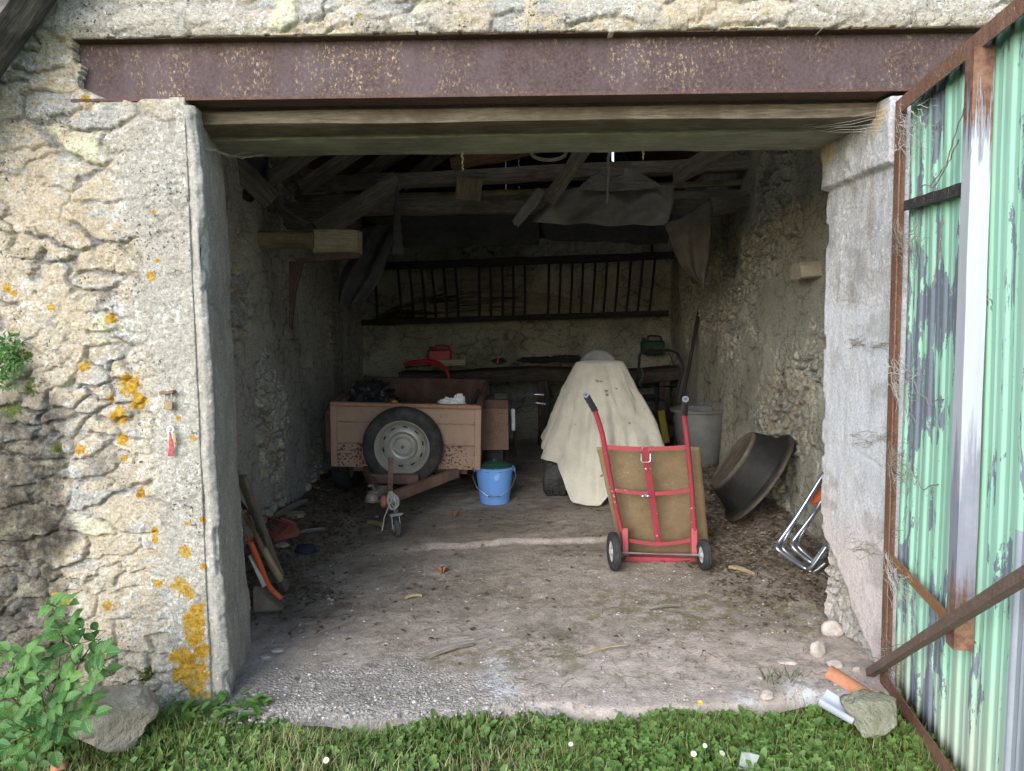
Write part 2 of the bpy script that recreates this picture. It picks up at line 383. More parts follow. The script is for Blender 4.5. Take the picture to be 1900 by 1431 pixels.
# materials of the setting
M_WALL = m_stone('front_masonry', white=.95, blk=.85)
M_WALLIN = m_stone('inner_masonry', tint=(1.05, 1.07, 1.10), mortar=((.44, .42, .38), (.58, .56, .51)), stone=((.32, .32, .32), (.55, .54, .51)), white=.25, blk=.5)
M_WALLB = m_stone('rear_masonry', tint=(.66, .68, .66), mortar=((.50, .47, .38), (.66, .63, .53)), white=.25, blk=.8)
M_WALLR = m_stone('plastered_masonry', tint=(.84, .87, .86), mortar=((.50, .47, .38), (.66, .63, .53)), white=.25, blk=.8)
M_CONC = None
def m_concrete(name, a, b, stain=(.30, .26, .22), am=.5):
    n = NT(name); f = n.noise(70, 5, .75); g = n.noise(4, 5, .65); s_ = n.noise(3, 5, .7, vec=n.co('Object', (3, 3, .6)))
    c = n.mix(n.ramp(g, [(.35, 0), (.65, 1)]), a, b); c = n.mix(n.ramp(f, [(.38, .5), (.55, 0)]), c, tuple(x*.5 for x in a))
    c = n.mix(n.ramp(s_, [(.52, 0), (.66, am)]), c, stain)
    c = n.mix(n.ramp(n.noise(30, 3, .8), [(.60, 0), (.66, .6)]), c, tuple(min(1, x*1.35) for x in b))
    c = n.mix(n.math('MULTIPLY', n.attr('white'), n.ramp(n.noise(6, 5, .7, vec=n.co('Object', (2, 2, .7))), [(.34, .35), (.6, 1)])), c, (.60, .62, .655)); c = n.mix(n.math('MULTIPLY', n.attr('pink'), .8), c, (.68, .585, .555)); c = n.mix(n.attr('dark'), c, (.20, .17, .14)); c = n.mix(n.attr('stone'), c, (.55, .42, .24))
    k = n.ramp(n.math('ADD', n.math('MULTIPLY', n.attr('lichen'), .6), n.math('MULTIPLY', n.noise(30, 5, .75), 1.0)), [(.925, 0), (.955, 1)]); c = n.mix(k, c, (.68, .36, .02))
    k = n.math('MULTIPLY', n.ramp(n.noise(11, 4, .7), [(.5, 0), (.6, .5)]), n.attr('moss')); c = n.mix(k, c, (.26, .36, .24))
    g1 = n.noise(95, 4, .85); c = n.mix(n.ramp(g1, [(.36, .6), (.47, 0)]), c, tuple(x*.45 for x in a)); c = n.mix(n.ramp(g1, [(.56, 0), (.68, .5)]), c, tuple(min(.85, x*1.3) for x in b))
    return n.out(c, .92, nrm=n.bump(n.math('ADD', n.noise(120, 5, .8), n.math('MULTIPLY', n.noise(28, 4, .7), 1.5)), .8, .004), spec=.15)
M_JL = m_concrete('rough_concrete', (.36, .34, .30), (.52, .48, .43))
M_JR = m_concrete('pale_plaster', (.40, .40, .41), (.66, .64, .64), stain=(.30, .26, .22), am=.8)
M_OLD = m_wood('old_timber', (.13, .11, .092), (.32, .28, .235), dust=(.34, .32, .29))
M_OLDL = m_wood('pale_timber', (.24, .19, .13), (.42, .35, .25), (.15, .12, .09))
M_LINB = m_wood('brown_lintel', (.13, .10, .072), (.27, .225, .165), (.10, .075, .05))
M_LING = m_wood('greenish_lintel', (.27, .265, .20), (.42, .41, .32), (.22, .20, .14))
M_WEATH = m_wood('weathered_boards', (.06, .055, .055), (.36, .33, .30), (.04, .035, .035), bump=1.0, sc=(1.6, 34, 34))
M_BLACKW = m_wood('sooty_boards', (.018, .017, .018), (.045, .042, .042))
M_STEEL = m_rust('rusty_beam', (.055, .032, .032), (.125, .080, .070), (.080, .060, .068), (.44, .33, .20), .7)
M_STEEL2 = m_rust('rusty_beam_edge', (.07, .035, .03), (.15, .08, .06), (.10, .065, .06), (.42, .28, .15), .3)

def disp_sheet(name, P0, U, V, Nn, u0, u1, v0, v1, res, field, mat, keep=None, back=None, label=None, cat=None, kind=None, parent=None, extra=None, clipfn=None):
    """sheet P0+u*U+v*V pushed along Nn by field(u,v) -> (h, attrs); back = how far the rim is folded back"""
    nu, nv = int((u1-u0)/res)+1, int((v1-v0)/res)+1
    u, v = np.meshgrid(np.linspace(u0, u1, nu), np.linspace(v0, v1, nv), indexing='ij'); u, v = u.ravel(), v.ravel()
    h, at_ = field(u, v)
    vv = v if clipfn is None else np.minimum(v, clipfn(u))
    P = np.array(P0)+u[:, None]*np.array(U)+vv[:, None]*np.array(V)+h[:, None]*np.array(Nn)
    if extra is not None: P = P+extra(u, v)
    F = gridF(nu, nv)
    if keep is not None:
        uc, vc = u[F].mean(1), v[F].mean(1); F = F[keep(uc, vc)]
    if back:
        E = np.concatenate([F[:, [0, 1]], F[:, [1, 2]], F[:, [2, 3]], F[:, [3, 0]]]); key = np.sort(E, 1); k = key[:, 0]*(len(P)+1)+key[:, 1]
        _, inv, cnt = np.unique(k, return_inverse=True, return_counts=True); B = E[cnt[inv] == 1]
        bv = np.unique(B); mp = np.full(len(P), -1); mp[bv] = np.arange(len(bv))+len(P)
        Pb = P[bv]-np.array(Nn)*(back+h[bv])[:, None]
        F = np.concatenate([F, np.stack([B[:, 1], B[:, 0], mp[B[:, 0]], mp[B[:, 1]]], -1)]); P = np.concatenate([P, Pb])
        at_ = {a: np.concatenate([x, x[bv]]) for a, x in at_.items()}
    used = np.unique(F); mp = np.zeros(len(P), int); mp[used] = np.arange(len(used))
    o = fastmesh(name, P[used], mp[F], mat, {a: x[used] for a, x in at_.items()}, parent=parent)
    return tag(o, label, cat, None, kind)

def blobmask(u, v, pts, soft=.6):
    m = np.zeros_like(u)
    for (cu, cv, r) in pts:
        d = np.sqrt((u-cu)**2+((v-cv)*1.0)**2)/r; m = np.maximum(m, sst(1.25, .1, d))
    return m
LI = [(240,715,34),(258,745,26),(222,775,26),(228,815,20),(232,850,12),(150,833,19),(158,680,15),(262,915,14),(345,1020,18),(352,970,8),(378,962,8),(340,1085,28),(295,1083,13),(362,1150,34),(365,1178,30),(330,1215,22),(362,1245,46),(350,1220,38),(388,1285,12),(370,1130,24),(376,1205,26),(338,1245,28),(368,1278,24),(355,1100,20),(205,1122,16),(130,1112,16),(110,1102,12),(335,775,7),(362,812,8),(290,395,7),(295,485,7),(284,512,14),(15,535,15),(30,545,10),(98,570,11),(205,590,16),(160,185,14),(290,985,12),(672,38,9),(290,1000,10),(380,1050,9),(205,740,12)]
LIW = []
for (a, b, r) in LI:
    p = at(a, b, YF); LIW.append((p.x, p.z, r/FPX*2.9*1.22))
def f_front(u, v):
    h, st, ID, cv = stonefield(u, v, .235, .115, 11, mort=.66, amp=.60)
    n1 = fbm(u*5, v*5, 3, 3, 71)
    ce = sst(-1.50, -1.40, u+.09*(n1-.5)*2-.05*np.sin(v*2))*sst(2.45, 2.2, v+.2*(n1-.5))*(u < 0)
    top = sst(2.60, 2.64, v)*sst(.45, .62, fbm(u*2.5, v*6, 2, 3, 74)+.12*sst(2.75, 2.62, v))
    plas = np.maximum(ce*.85, top*.7)
    hp = .014+.014*fbm(u*9, v*9, 5, 4, 75)+.010*(fbm(u*40, v*40, 5, 3, 76)-.5)
    h = h*(1-plas)+hp*plas; st = st*(1-plas)
    h = h+.02*(fbm(u*1.3, v*1.3, 0, 2, 77)-.5)
    # near the beam the render laps over it
    h = h+.02*sst(.10, .0, np.abs(v-2.66))*(u > -1.7)
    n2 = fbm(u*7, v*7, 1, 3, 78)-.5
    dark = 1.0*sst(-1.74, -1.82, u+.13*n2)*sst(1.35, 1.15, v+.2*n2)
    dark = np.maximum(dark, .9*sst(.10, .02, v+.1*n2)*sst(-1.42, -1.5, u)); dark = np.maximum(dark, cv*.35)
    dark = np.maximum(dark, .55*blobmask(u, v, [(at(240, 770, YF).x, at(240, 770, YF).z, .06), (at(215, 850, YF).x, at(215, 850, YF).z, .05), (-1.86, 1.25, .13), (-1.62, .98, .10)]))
    moss = blobmask(u, v, [(-1.93, 1.42, .15), (-1.88, 1.30, .11), (-1.97, 1.20, .12), (-1.80, 1.05, .07), (-1.33, .08, .07), (-1.5, .12, .09)])*.62
    return h, dict(stone=st, rnd=ID, cement=plas, dark=dark, moss=moss, lichen=blobmask(u, v, LIW))
def keep_front(u, v):
    nz = .02*(fbm(u*20, v*20, 0, 3, 81)-.5)*2
    op = (u > -1.232) & (u < 1.55) & (v < 2.60)
    be = (u > -1.63+nz*1.6) & (v > 2.388+np.where(u < -1.50, .035*sst(-1.52, -1.62, u), 0)+nz*.2) & (v < 2.612+nz*.25)
    return ~(op | be)
FW = ((0, YF, 0), (1, 0, 0), (0, 0, 1), (0, -1, 0))
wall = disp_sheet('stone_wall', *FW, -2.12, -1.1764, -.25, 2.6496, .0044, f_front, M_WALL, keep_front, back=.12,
                  label='lichen spotted rubble stone front wall around the garage opening', cat='wall')
disp_sheet('upper_course', *FW, -2.12, 2.1, 2.58, 3.1, .0052, f_front, M_WALL, lambda u, v: keep_front(u, v) & (v > np.where(u < -1.18, 2.649, 0)), back=.12, parent=wall)
disp_sheet('outer_course', *FW, -2.72, -2.12, -.25, 3.1, .010, f_front, M_WALL, back=.12, parent=wall)
disp_sheet('outer_course', *FW, 1.52, 2.72, -.25, 2.58, .010, f_front, M_WALL, lambda u, v: keep_front(u, v), back=.12, parent=wall)
disp_sheet('outer_course', *FW, 2.1, 2.72, 2.58, 3.1, .02, f_front, M_WALL, back=.12, parent=wall)
def f_gable(u, v):
    h, st, ID, cv = stonefield(u, v, .235, .115, 12, mort=.4); z = u*0
    return h, dict(stone=st, rnd=ID, cement=z, dark=z, moss=z, lichen=z)
disp_sheet('gable', (0, YF, 0), (1, 0, 0), (0, 0, 1), (0, -1, 0), -2.3, 2.4, 3.1, 4.95, .03, f_gable, M_WALL, parent=wall, clipfn=lambda u: np.maximum(3.1, 4.9-1.12*np.abs(u-.06)))
# solid core of the front wall (behind the visible skins)
mb = MB(); mb.box((-2.06, 3.26, 1.15), (1.40, .40, 2.5)); mb.box((2.16, 3.26, 1.15), (1.16, .40, 2.5)); mb.box((0, 3.26, 2.80), (5.2, .40, .60))
mb.build('core', M_CONC or M_JL, wall, smooth=False)

# left concrete jamb: swept profile
def jamb(name, prof, z0, z1, res, field, mat, label):
    P = [Vector((p[0], p[1])) for p in prof]; L = [0]
    for i in range(1, len(P)): L.append(L[-1]+(P[i]-P[i-1]).length)
    ns, nz_ = int(L[-1]/res)+1, int((z1-z0)/res)+1
    s = np.linspace(0, L[-1], ns); X = np.interp(s, L, [p.x for p in P]); Y = np.interp(s, L, [p.y for p in P])
    dx, dy = np.gradient(X, s), np.gradient(Y, s); k = np.ones(5)/5
    dx = np.convolve(np.pad(dx, 2, 'edge'), k, 'valid'); dy = np.convolve(np.pad(dy, 2, 'edge'), k, 'valid'); l = np.hypot(dx, dy)+1e-9
    S_, Z = np.meshgrid(s, np.linspace(z0, z1, nz_), indexing='ij'); I = np.repeat(np.arange(ns), nz_); S_, Z = S_.ravel(), Z.ravel()
    h, at_, ex = field(S_, Z, X[I], Y[I])
    V = np.stack([X[I]+ex, Y[I], Z], -1)+np.stack([dy[I]/l[I], -dx[I]/l[I], 0*Z], -1)*h[:, None]
    return tag(fastmesh(name, V, gridF(ns, nz_), mat, at_, parent=wall), label)
def f_jl(s, z, X, Y):
    h = .008*(fbm(X*12+3, Y*12, z*5, 4, 91)-.5)*2+.011*(fbm(X*50, Y*50, z*50, 3, 92)-.5)*(1-.5*(Y > 3.05))
    edge = sst(.05, 0, np.abs(Y-2.90))*(X > -1.20)+sst(.05, 0, np.abs(Y-3.48))
    h = h-edge*.028*sst(.48, .72, fbm(X*4, Y*4, z*9, 4, 93))
    low = sst(.95, .0, z); h = h+low*.014*(fbm(X*9, Y*9, z*9, 4, 94)-.4)
    h = h-.012*(np.abs(z-1.62+.15*(Y-2.9)) < .006)*(Y > 2.91)
    ex = low*.035*sst(2.9, 3.4, Y)+.018*low*sst(-1.25, -1.17, X)-.012*sst(2.15, 2.33, z)
    li = blobmask(X, z, [(a, b, c) for a, b, c in LIW if a > -1.36])*(Y < 2.905)
    mo = sst(.55, .9, z)*sst(1.35, 1.1, z)*(Y > 3.1)
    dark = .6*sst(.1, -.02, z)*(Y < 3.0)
    return h, dict(dark=dark, stone=0*z, lichen=li, moss=mo), ex
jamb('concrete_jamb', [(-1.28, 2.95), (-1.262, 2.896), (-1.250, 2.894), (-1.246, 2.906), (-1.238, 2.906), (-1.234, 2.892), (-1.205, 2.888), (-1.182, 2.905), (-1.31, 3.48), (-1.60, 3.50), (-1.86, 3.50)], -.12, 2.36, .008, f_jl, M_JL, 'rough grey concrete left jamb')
def f_jr(s, z, X, Y):
    broke = sst(.02, -.02, (z-.06)-(Y-2.93)*1.05*1.0+.06*(fbm(Y*9, z*9, 0, 3, 95)-.5)*2)*0
    br = sst(-.015, .015, (Y-2.93)*.92-(z-.03)+.12*(fbm(Y*8, z*8, 0, 4, 95)-.5))*(Y > 2.92)*(Y < 3.5)
    H, st, ID, cv = stonefield(Y, z, .14, .09, 19, mort=.2)
    h = .004*(fbm(Y*14, z*5, X*3, 4, 96)-.5)*2+.002*(fbm(Y*70, z*70, 0, 3, 97)-.5)
    crack = sst(.008, 0, np.abs(z-1.565-.02*(Y-2.9)*3+.008*np.sin(Y*13)))+sst(.007, 0, np.abs(z-1.99-.03*(fbm(Y*3, 0*z, 0, 2, 98)-.5)))+sst(.010, 0, np.abs(z-.93+.10*(fbm(Y*4, 0*z, 0, 3, 98)-.5)))
    h = h-.0035*crack*(Y > 2.93)*sst(.38, .5, fbm(Y*5, z*5, 3, 3, 85))
    pad = sst(2.105, 2.12, z+.01*(fbm(Y*20, z*9, 0, 2, 99)-.5))
    h = h+pad*(.034+.02*(fbm(Y*12, z*12, 0, 3, 99)-.5))*(Y > 2.91)*(Y < 3.495)*(X < 1.51)
    edge = sst(.03, 0, np.abs(Y-3.48)); h = h-edge*.02*sst(.5, .7, fbm(Y*3, z*12, 0, 3, 90))
    h = h*(1-br)+br*(-.055+H)
    dark = np.clip(.30*br+.5*br*(1-st)+.15*crack+.35*sst(.60, .75, fbm(Y*5, z*9, 2, 4, 89)), 0, 1)
    stone = np.clip(.8*pad*sst(.54, .62, fbm(Y*7, z*7, 4, 3, 88))+br*st*.15, 0, 1)
    white = sst(1.60, 1.54, z+.03*(fbm(Y*9, z*9, 1, 3, 87)-.5))*sst(.35, .75, z)*(1-br)*.9; pink = sst(.85, .45, z+.3*(fbm(Y*4, z*4, 1, 3, 86)-.5))*(1-br)
    return h, dict(dark=dark, stone=stone, lichen=0*z, moss=0*z, white=white, pink=pink), 0*z
# swept so that the outward side faces the opening
jamb('plastered_jamb', [(1.90, 3.50), (1.60, 3.50), (1.47, 3.48), (1.498, 2.905), (1.52, 2.90), (1.60, 2.90)], -.1, 2.365, .007, f_jr, M_JR, 'pale plastered right jamb, broken away at its foot')

def f_in(seed, mort, plast, sx=.2, sy=.11, amp=1.5):
    def f(u, v):
        h, st, ID, cv = stonefield(u, v, sx, sy, seed, mort=mort, amp=amp, crev=.9)
        h = h+.05*(fbm(u*1.1, v*1.4, 0, 3, seed+5)-.5)
        p = sst(.5-.25*plast, .58-.25*plast, fbm(u*1.5, v*1.2, 4, 4, seed+6))*(plast > 0)
        hp = .03+.012*fbm(u*6, v*6, 0, 4, seed+7); h = h*(1-p)+hp*p; st = st*(1-p)
        return h, dict(stone=st, rnd=ID, cement=p*.6*sst(.5, .6, fbm(u*1.2+5, v*1.2, 4, 3, seed+8)), dark=np.clip(cv*.6+.5*sst(.5, .75, fbm(u*2, v*1.2, 9, 4, seed+9)), 0, 1)*.9, moss=0*u, lichen=0*u)
    return f
disp_sheet('left_wall', (XL, 0, 0), (0, 1, 0), (0, 0, 1), (1, 0, 0), 3.45, 8.9, -.1, 3.12, .013, f_in(41, .42, .25, .26, .12, 1.9), M_WALLIN, back=.12,
           label='rough dark rubble inner wall left of the trailer', cat='wall')
disp_sheet('right_wall', (XR, 0, 0), (0, 1, 0), (0, 0, 1), (-1, 0, 0), 3.45, 8.9, -.1, 3.12, .012, f_in(43, .40, .34, .19, .13, 1.6), M_WALLR, back=.12,
           label='inner wall of flaking plaster and stone behind the black tub', cat='wall')
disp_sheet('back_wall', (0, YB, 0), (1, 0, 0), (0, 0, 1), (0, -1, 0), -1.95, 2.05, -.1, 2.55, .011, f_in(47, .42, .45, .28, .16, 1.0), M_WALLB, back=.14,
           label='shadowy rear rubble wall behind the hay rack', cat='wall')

# ------------------------------------------------------------------ floor and ground
def m_floor():
    n = NT('dusty_floor'); big = n.noise(1.6, 5, .65); mid = n.noise(9, 5, .75); fine = n.noise(85, 5, .8)
    c = n.mix(n.ramp(big, [(.35, 0), (.65, 1)]), (.43, .365, .30), (.56, .485, .41))
    c = n.mix(n.ramp(mid, [(.40, .55), (.56, 0)]), c, (.28, .235, .185))
    c = n.mix(n.ramp(fine, [(.36, .8), (.52, 0)]), c, (.16, .125, .095))
    c = n.mix(n.ramp(n.noise(130, 3, .8), [(.60, 0), (.67, .7)]), c, (.62, .57, .50))
    c = n.mix(n.math('MULTIPLY', n.attr('litter'), n.ramp(n.noise(22, 5, .8), [(.3, 1), (.7, .45)])), c, (.15, .12, .09))
    c = n.mix(n.math('MULTIPLY', n.attr('pale'), n.ramp(mid, [(.35, .3), (.6, 1)])), c, (.66, .55, .48))
    c = n.mix(n.math('MULTIPLY', n.attr('lime'), n.ramp(n.noise(26, 4, .8), [(.42, 0), (.52, 1)])), c, (.82, .82, .84))
    c = n.mix(n.math('MULTIPLY', n.attr('olive'), n.ramp(n.noise(13, 4, .8), [(.46, 0), (.58, .8)])), c, (.22, .19, .085))
    v1 = n.vor(95); b = n.bump(n.math('ADD', n.math('MULTIPLY', fine, 1.4), n.math('ADD', mid, n.math('MULTIPLY', v1, n.math('MULTIPLY', n.attr('gravel'), -1.2)))), .9, .007)
    vc = n.vor(95, out='Color'); hsv = n.nd('ShaderNodeSeparateColor'); n.t.links.new(vc, hsv.inputs[0])
    c = n.mix(n.math('MULTIPLY', n.attr('gravel'), .5), c, n.ramp(hsv.outputs[0], [(0, (.24, .23, .23)), (.5, (.40, .37, .35)), (1, (.56, .52, .49))]))
    return n.out(c, .95, nrm=b, spec=.12)
M_FLOOR = m_floor()
def floor_mesh(name, x0, x1, y0, y1, res, label):
    nu, nv = int((x1-x0)/res)+1, int((y1-y0)/res)+1
    x, y = np.meshgrid(np.linspace(x0, x1, nu), np.linspace(y0, y1, nv), indexing='ij'); x, y = x.ravel(), y.ravel()
    fr = sst(3.25, 2.9, y); z = floorz(x, y)+.006*(fbm(x*14, y*14, 0, 4, 51)-.5)*2+.004*(fbm(x*60, y*60, 0, 2, 52)-.5)
    front = 2.74+.07*(fbm(x*2.5, 0*x, 0, 3, 53)-.5)*2+.3*sst(-1.15, -1.3, x)+.3*sst(1.55, 1.75, x); z = z-.09*sst(front+.05, front-.04, y)
    n = fbm(x*2, y*2, 0, 4, 55)-.5
    li = np.clip(sst(1.0, 1.5, x+.7*n)*sst(3.35, 3.9, y+.6*n)+sst(-.85, -1.35, x+.6*n)*sst(3.3, 3.8, y)+.40*sst(.44, .6, fbm(x*2.3, y*3, 5, 4, 56))*sst(3.2, 3.6, y), 0, 1)
    pale = sst(3.5, 3.05, y+.5*n)*sst(-.6, .1, x+.5*n)+.4*sst(.5, .65, fbm(x*2, y*2, 9, 3, 57))*sst(4.2, 3.5, y)
    ly = STEPY; pale = np.maximum(pale, .5*sst(.03, .01, np.abs(y-ly-.0))*sst(-.45, -.2, x)*sst(.8, .5, x)*sst(.35, .6, fbm(x*6, y*6, 0, 3, 59)))
    lime = blobmask(x, y, [(-.09, 3.17, .06), (-.07, 3.08, .08), (-.10, 2.98, .09), (-.05, 2.90, .08), (1.15, 2.85, .10), (1.28, 2.78, .08), (.9, 2.78, .06)])
    grv = sst(3.25, 3.0, y+.35*n)*sst(.25, -.15, x+.4*n)*.9+.15
    ol = sst(.5, .62, fbm(x*1.7+4, y*2.2, 3, 4, 58))*sst(2.95, 3.2, y)*sst(4.6, 4.0, y)
    return tag(fastmesh(name, np.stack([x, y, z], -1), gridF(nu, nv), M_FLOOR, dict(litter=li, pale=np.clip(pale, 0, 1), lime=lime, gravel=np.clip(grv, 0, 1), olive=ol)), label, None, None, 'structure')
floor_mesh('garage_floor', -2.0, 2.1, 2.66, 8.95, .014, 'dusty concrete and earth floor of the garage')
def m_ground():
    n = NT('soil'); a = n.noise(12, 5, .7)
    return n.out(n.mix(n.ramp(a, [(.35, 0), (.65, 1)]), (.07, .055, .035), (.12, .14, .05)), .95, nrm=n.bump(n.noise(60, 4, .7), .8, .01), spec=.1)
M_SOIL = m_ground()
nu = 240; xs, ys = np.meshgrid(np.linspace(-4, 4, nu), np.linspace(-.5, 3.1, 110), indexing='ij'); xs, ys = xs.ravel(), ys.ravel()
gg = fastmesh('ground', np.stack([xs, ys, groundz(xs, ys)-.03*sst(2.85, 3.0, ys)], -1), gridF(nu, 110), M_SOIL); gg['kind'] = 'structure'
mb = MB()
def far_ground(u, v):
    x, y = -150+300*u, -160+300*v; return Vector((x, y, -.16))
mb.grid(far_ground, 24, 24); tag(mb.build('meadow', m_plain('meadow_green', (.06, .10, .025), (.11, .15, .045), 2, .9)), kind='structure')

# ------------------------------------------------------------------ steel beam, lintels, roof
bz0, bz1 = 2.379, 2.620
t = empty('steel_beam', (.15, YF, bz0), 'rusty brown steel I-beam spanning the top of the opening', 'beam')
mb = MB(); mb.box((.15, 2.945, (bz0+bz1)/2), (3.60, .012, bz1-bz0-.018)); mb.build('web', M_STEEL, t)
mb = MB(); mb.box((.15, 2.945, bz0+.006), (3.64, .10, .012)); mb.build('flange', M_STEEL2, t, bevel=.002)
mb = MB(); mb.box((.15, 2.945, bz1-.006), (3.64, .10, .012)); mb.build('flange', M_STEEL2, t, bevel=.002)
mb = MB(); mb.beam((-1.35, 3.085, 2.342), (1.62, 3.085, 2.342), .165, .058, 40, .004, 3)
tag(mb.build('timber_lintel', M_LINB), 'brown weathered plank lintel close behind the steel beam', 'lintel')
mb = MB(); mb.beam((-1.33, 3.335, 2.334), (1.60, 3.335, 2.334), .31, .062, 40, .004, 4, wane=.04)
tag(mb.build('timber_lintel', M_LING), 'greenish grey timber lintel at the inner edge of the opening', 'lintel')

rf = empty('tiled_roof', (.06, 5.9, 2.6), 'dark sloping roof seen from below over the garage', 'roof')
M_TILE = m_plain('roof_tile', (.10, .05, .035), (.2, .1, .07), 12, .9)
for sx in (-1, 1):
    mb = MB()
    def slope(u, v, sx=sx):
        x = .06+sx*(2.5*u); z = 5.02-1.12*2.5*u; return Vector((x, 2.98+6.2*v, z+.012*math.sin(u*2.5/.30*2*math.pi)))
    mb.grid(slope, 60, 4); mb.build('roof_slope', M_TILE, rf, solid=.03)
# sooty boards close the rear gable; one chink lets the sky through
c0, c1 = at(1137, 268, 8.98), at(1137, 301, 8.98)
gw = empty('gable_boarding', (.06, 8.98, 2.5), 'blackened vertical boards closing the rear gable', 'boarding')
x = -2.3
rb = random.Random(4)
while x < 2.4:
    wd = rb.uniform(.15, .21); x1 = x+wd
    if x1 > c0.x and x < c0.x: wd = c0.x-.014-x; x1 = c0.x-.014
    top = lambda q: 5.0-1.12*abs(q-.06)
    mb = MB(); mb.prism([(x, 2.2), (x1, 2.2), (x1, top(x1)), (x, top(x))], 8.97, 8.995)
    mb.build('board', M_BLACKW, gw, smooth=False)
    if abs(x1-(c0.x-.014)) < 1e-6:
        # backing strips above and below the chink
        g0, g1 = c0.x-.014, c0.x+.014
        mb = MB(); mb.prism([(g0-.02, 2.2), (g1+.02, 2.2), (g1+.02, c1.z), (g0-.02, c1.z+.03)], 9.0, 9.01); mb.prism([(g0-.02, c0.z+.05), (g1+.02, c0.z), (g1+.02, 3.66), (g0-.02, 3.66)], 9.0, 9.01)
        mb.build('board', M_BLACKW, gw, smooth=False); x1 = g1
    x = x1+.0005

def timber(label, a, b, w_, h_, mat=M_OLD, name='roof_beam', cat='beam', **k):
    mb = MB(); mb.beam(a, b, w_, h_, 18, .009, random.Random(label).randint(0, 99), **k)
    return tag(mb.build(name, mat), label, cat)
timber('long dusty tie beam crossing above the trailer, lower of the two cross beams', at(430, 383, 6.2), at(1480, 372, 6.2), .16, .165)
timber('upper cross beam under the rafters, resting on the square block', at(560, 344, 6.0), at(1430, 303, 6.0), .14, .105)
timber('thin split pole lying just above the tie beam on its right half', at(850, 362, 6.1), at(1520, 333, 6.1), .05, .04, M_OLDL, 'pole', 'pole')
timber('slanting brace rising from the board end in the left wall to the upper cross beam', at(590, 430, 5.55), at(738, 338, 5.75), .12, .125, up=Vector((0, 1, 0)))
timber('square wooden block wedged between the two cross beams', at(868, 372, 5.92), at(872, 332, 5.90), .19, .14, M_OLDL, 'wooden_block', 'block')
timber('round log stub jutting from the left wall', at(478, 445, 5.30), at(586, 446, 5.30), .14, .125, M_OLDL, 'log_stub', 'log', wane=.42)
timber('pale sawn beam end beyond the log stub, above the iron bracket', at(586, 449, 5.32), at(668, 451, 5.30), .12, .155, m_wood('bleached_timber', (.36, .31, .22), (.58, .52, .41), (.25, .2, .14)), 'beam_end', 'timber')
timber('dark beam stub in the shadow behind the log stub', at(500, 400, 5.9), at(600, 402, 5.9), .15, .20, M_OLD, 'beam_stub', 'timber')
timber('round log end set in the right wall by the hanging tarp', at(1395, 372, 6.0), at(1312, 384, 5.85), .17, .15, M_OLD, 'log_end', 'log', wane=.42)
timber('stone bracket block projecting from the right wall', at(1545, 500, 4.6), at(1476, 504, 4.6), .16, .09, m_plain('bracket_stone', (.30, .26, .19), (.42, .38, .29), 15, .9, bump=.8, bd=.006), 'stone_bracket', 'stone', wane=.3)
timber('rough post slanting down from the lintel near its middle', at(1092, 262, 5.2), at(1024, 366, 5.75), .10, .115, M_OLD, 'strut', 'timber', up=Vector((0, 1, 0)))
timber('plank slanting down from the roof on the right', at(1392, 248, 5.2), at(1252, 328, 5.8), .14, .04, M_OLD, 'plank', 'plank', up=Vector((0, -1, .3)))
timber('round reddish log lying under the roof right of the hanging straw', at(840, 305, 5.6), at(1010, 268, 5.4), .10, .10, m_wood('reddish_log', (.10, .055, .035), (.20, .12, .08)), 'log', 'log', wane=.42)
for k, (a, b) in enumerate((((468, 352), (640, 244)), ((560, 350), (720, 240)), ((640, 350), (806, 240)), ((745, 345), (880, 240)))):
    Y = 5.3+.45*k
    timber(('first', 'second', 'third', 'fourth')[k]+' rafter from the left in the dark roof above the log stub', at(a[0], a[1], Y), at(b[0], b[1], Y), .09, .10, M_OLD, 'rafter', 'rafter', up=Vector((0, 1, 0)))['group'] = 'rafters under the left roof slope'
timber('dark board leaning between wall and rafters in the upper left corner', at(430, 300, 4.9), at(505, 375, 5.0), .14, .02, M_OLD, 'board', 'board', up=Vector((0, 1, 0)))
timber('bent root-like branch in front of the dark beam stub', at(505, 330, 5.5), at(572, 420, 5.5), .05, .05, M_OLD, 'branch', 'branch', wane=.4, bow=-.08, taper=-.6)
timber('thin dark bar hanging below the tie beam over the rear wall', at(880, 448, 7.9), at(1150, 430, 7.9), .03, .03, M_BLACKW, 'bar', 'bar')
# weathered verge boards, top left corner of the picture
timber('weathered grey verge board at the top left corner of the roof', at(-330, 514, 2.74), at(110, -102, 2.74), .15, .06, M_WEATH, 'verge_board', 'board', up=Vector((-.7, 0, .7)))
timber('cracked inner verge timber beneath the outer one at the top left', at(-300, 500, 2.81), at(135, -105, 2.81), .15, .05, M_WEATH, 'verge_timber', 'board', up=Vector((-.7, 0, .7)))
# ------------------------------------------------------------------ object materials
M_TRAIL = m_paint('faded_brown_paint', (.42, .285, .205), (.20, .12, .085), .35, .6, chips=.95, chipcol=(.09, .03, .025))
M_TRAILR = m_paint('speckled_brown_paint', (.42, .285, .205), (.22, .12, .085), .5, .65, chips=.80, chipcol=(.09, .03, .025))
M_RUSTP = m_rust('rusty_frame', (.12, .068, .052), (.22, .13, .095), (.18, .12, .095), (.4, .2, .1), .3)
M_RUBBER = m_plain('black_rubber', (.018, .018, .02), (.05, .05, .052), 30, .75, bump=.4, bd=.002)
M_RUBD = m_plain('dusty_rubber', (.018, .018, .02), (.085, .08, .075), 9, .85, bump=.5, bd=.003)
M_RIM = m_paint('silver_rim_paint', (.50, .49, .45), (.25, .18, .12), .5, .45, metal=.35)
M_DARK = m_plain('dark_hole', (.012, .012, .012), (.02, .02, .02), 20, .9)
M_METAL = m_plain('galvanised_metal', (.42, .43, .45), (.60, .61, .62), 25, .35, .85, .3, .001)
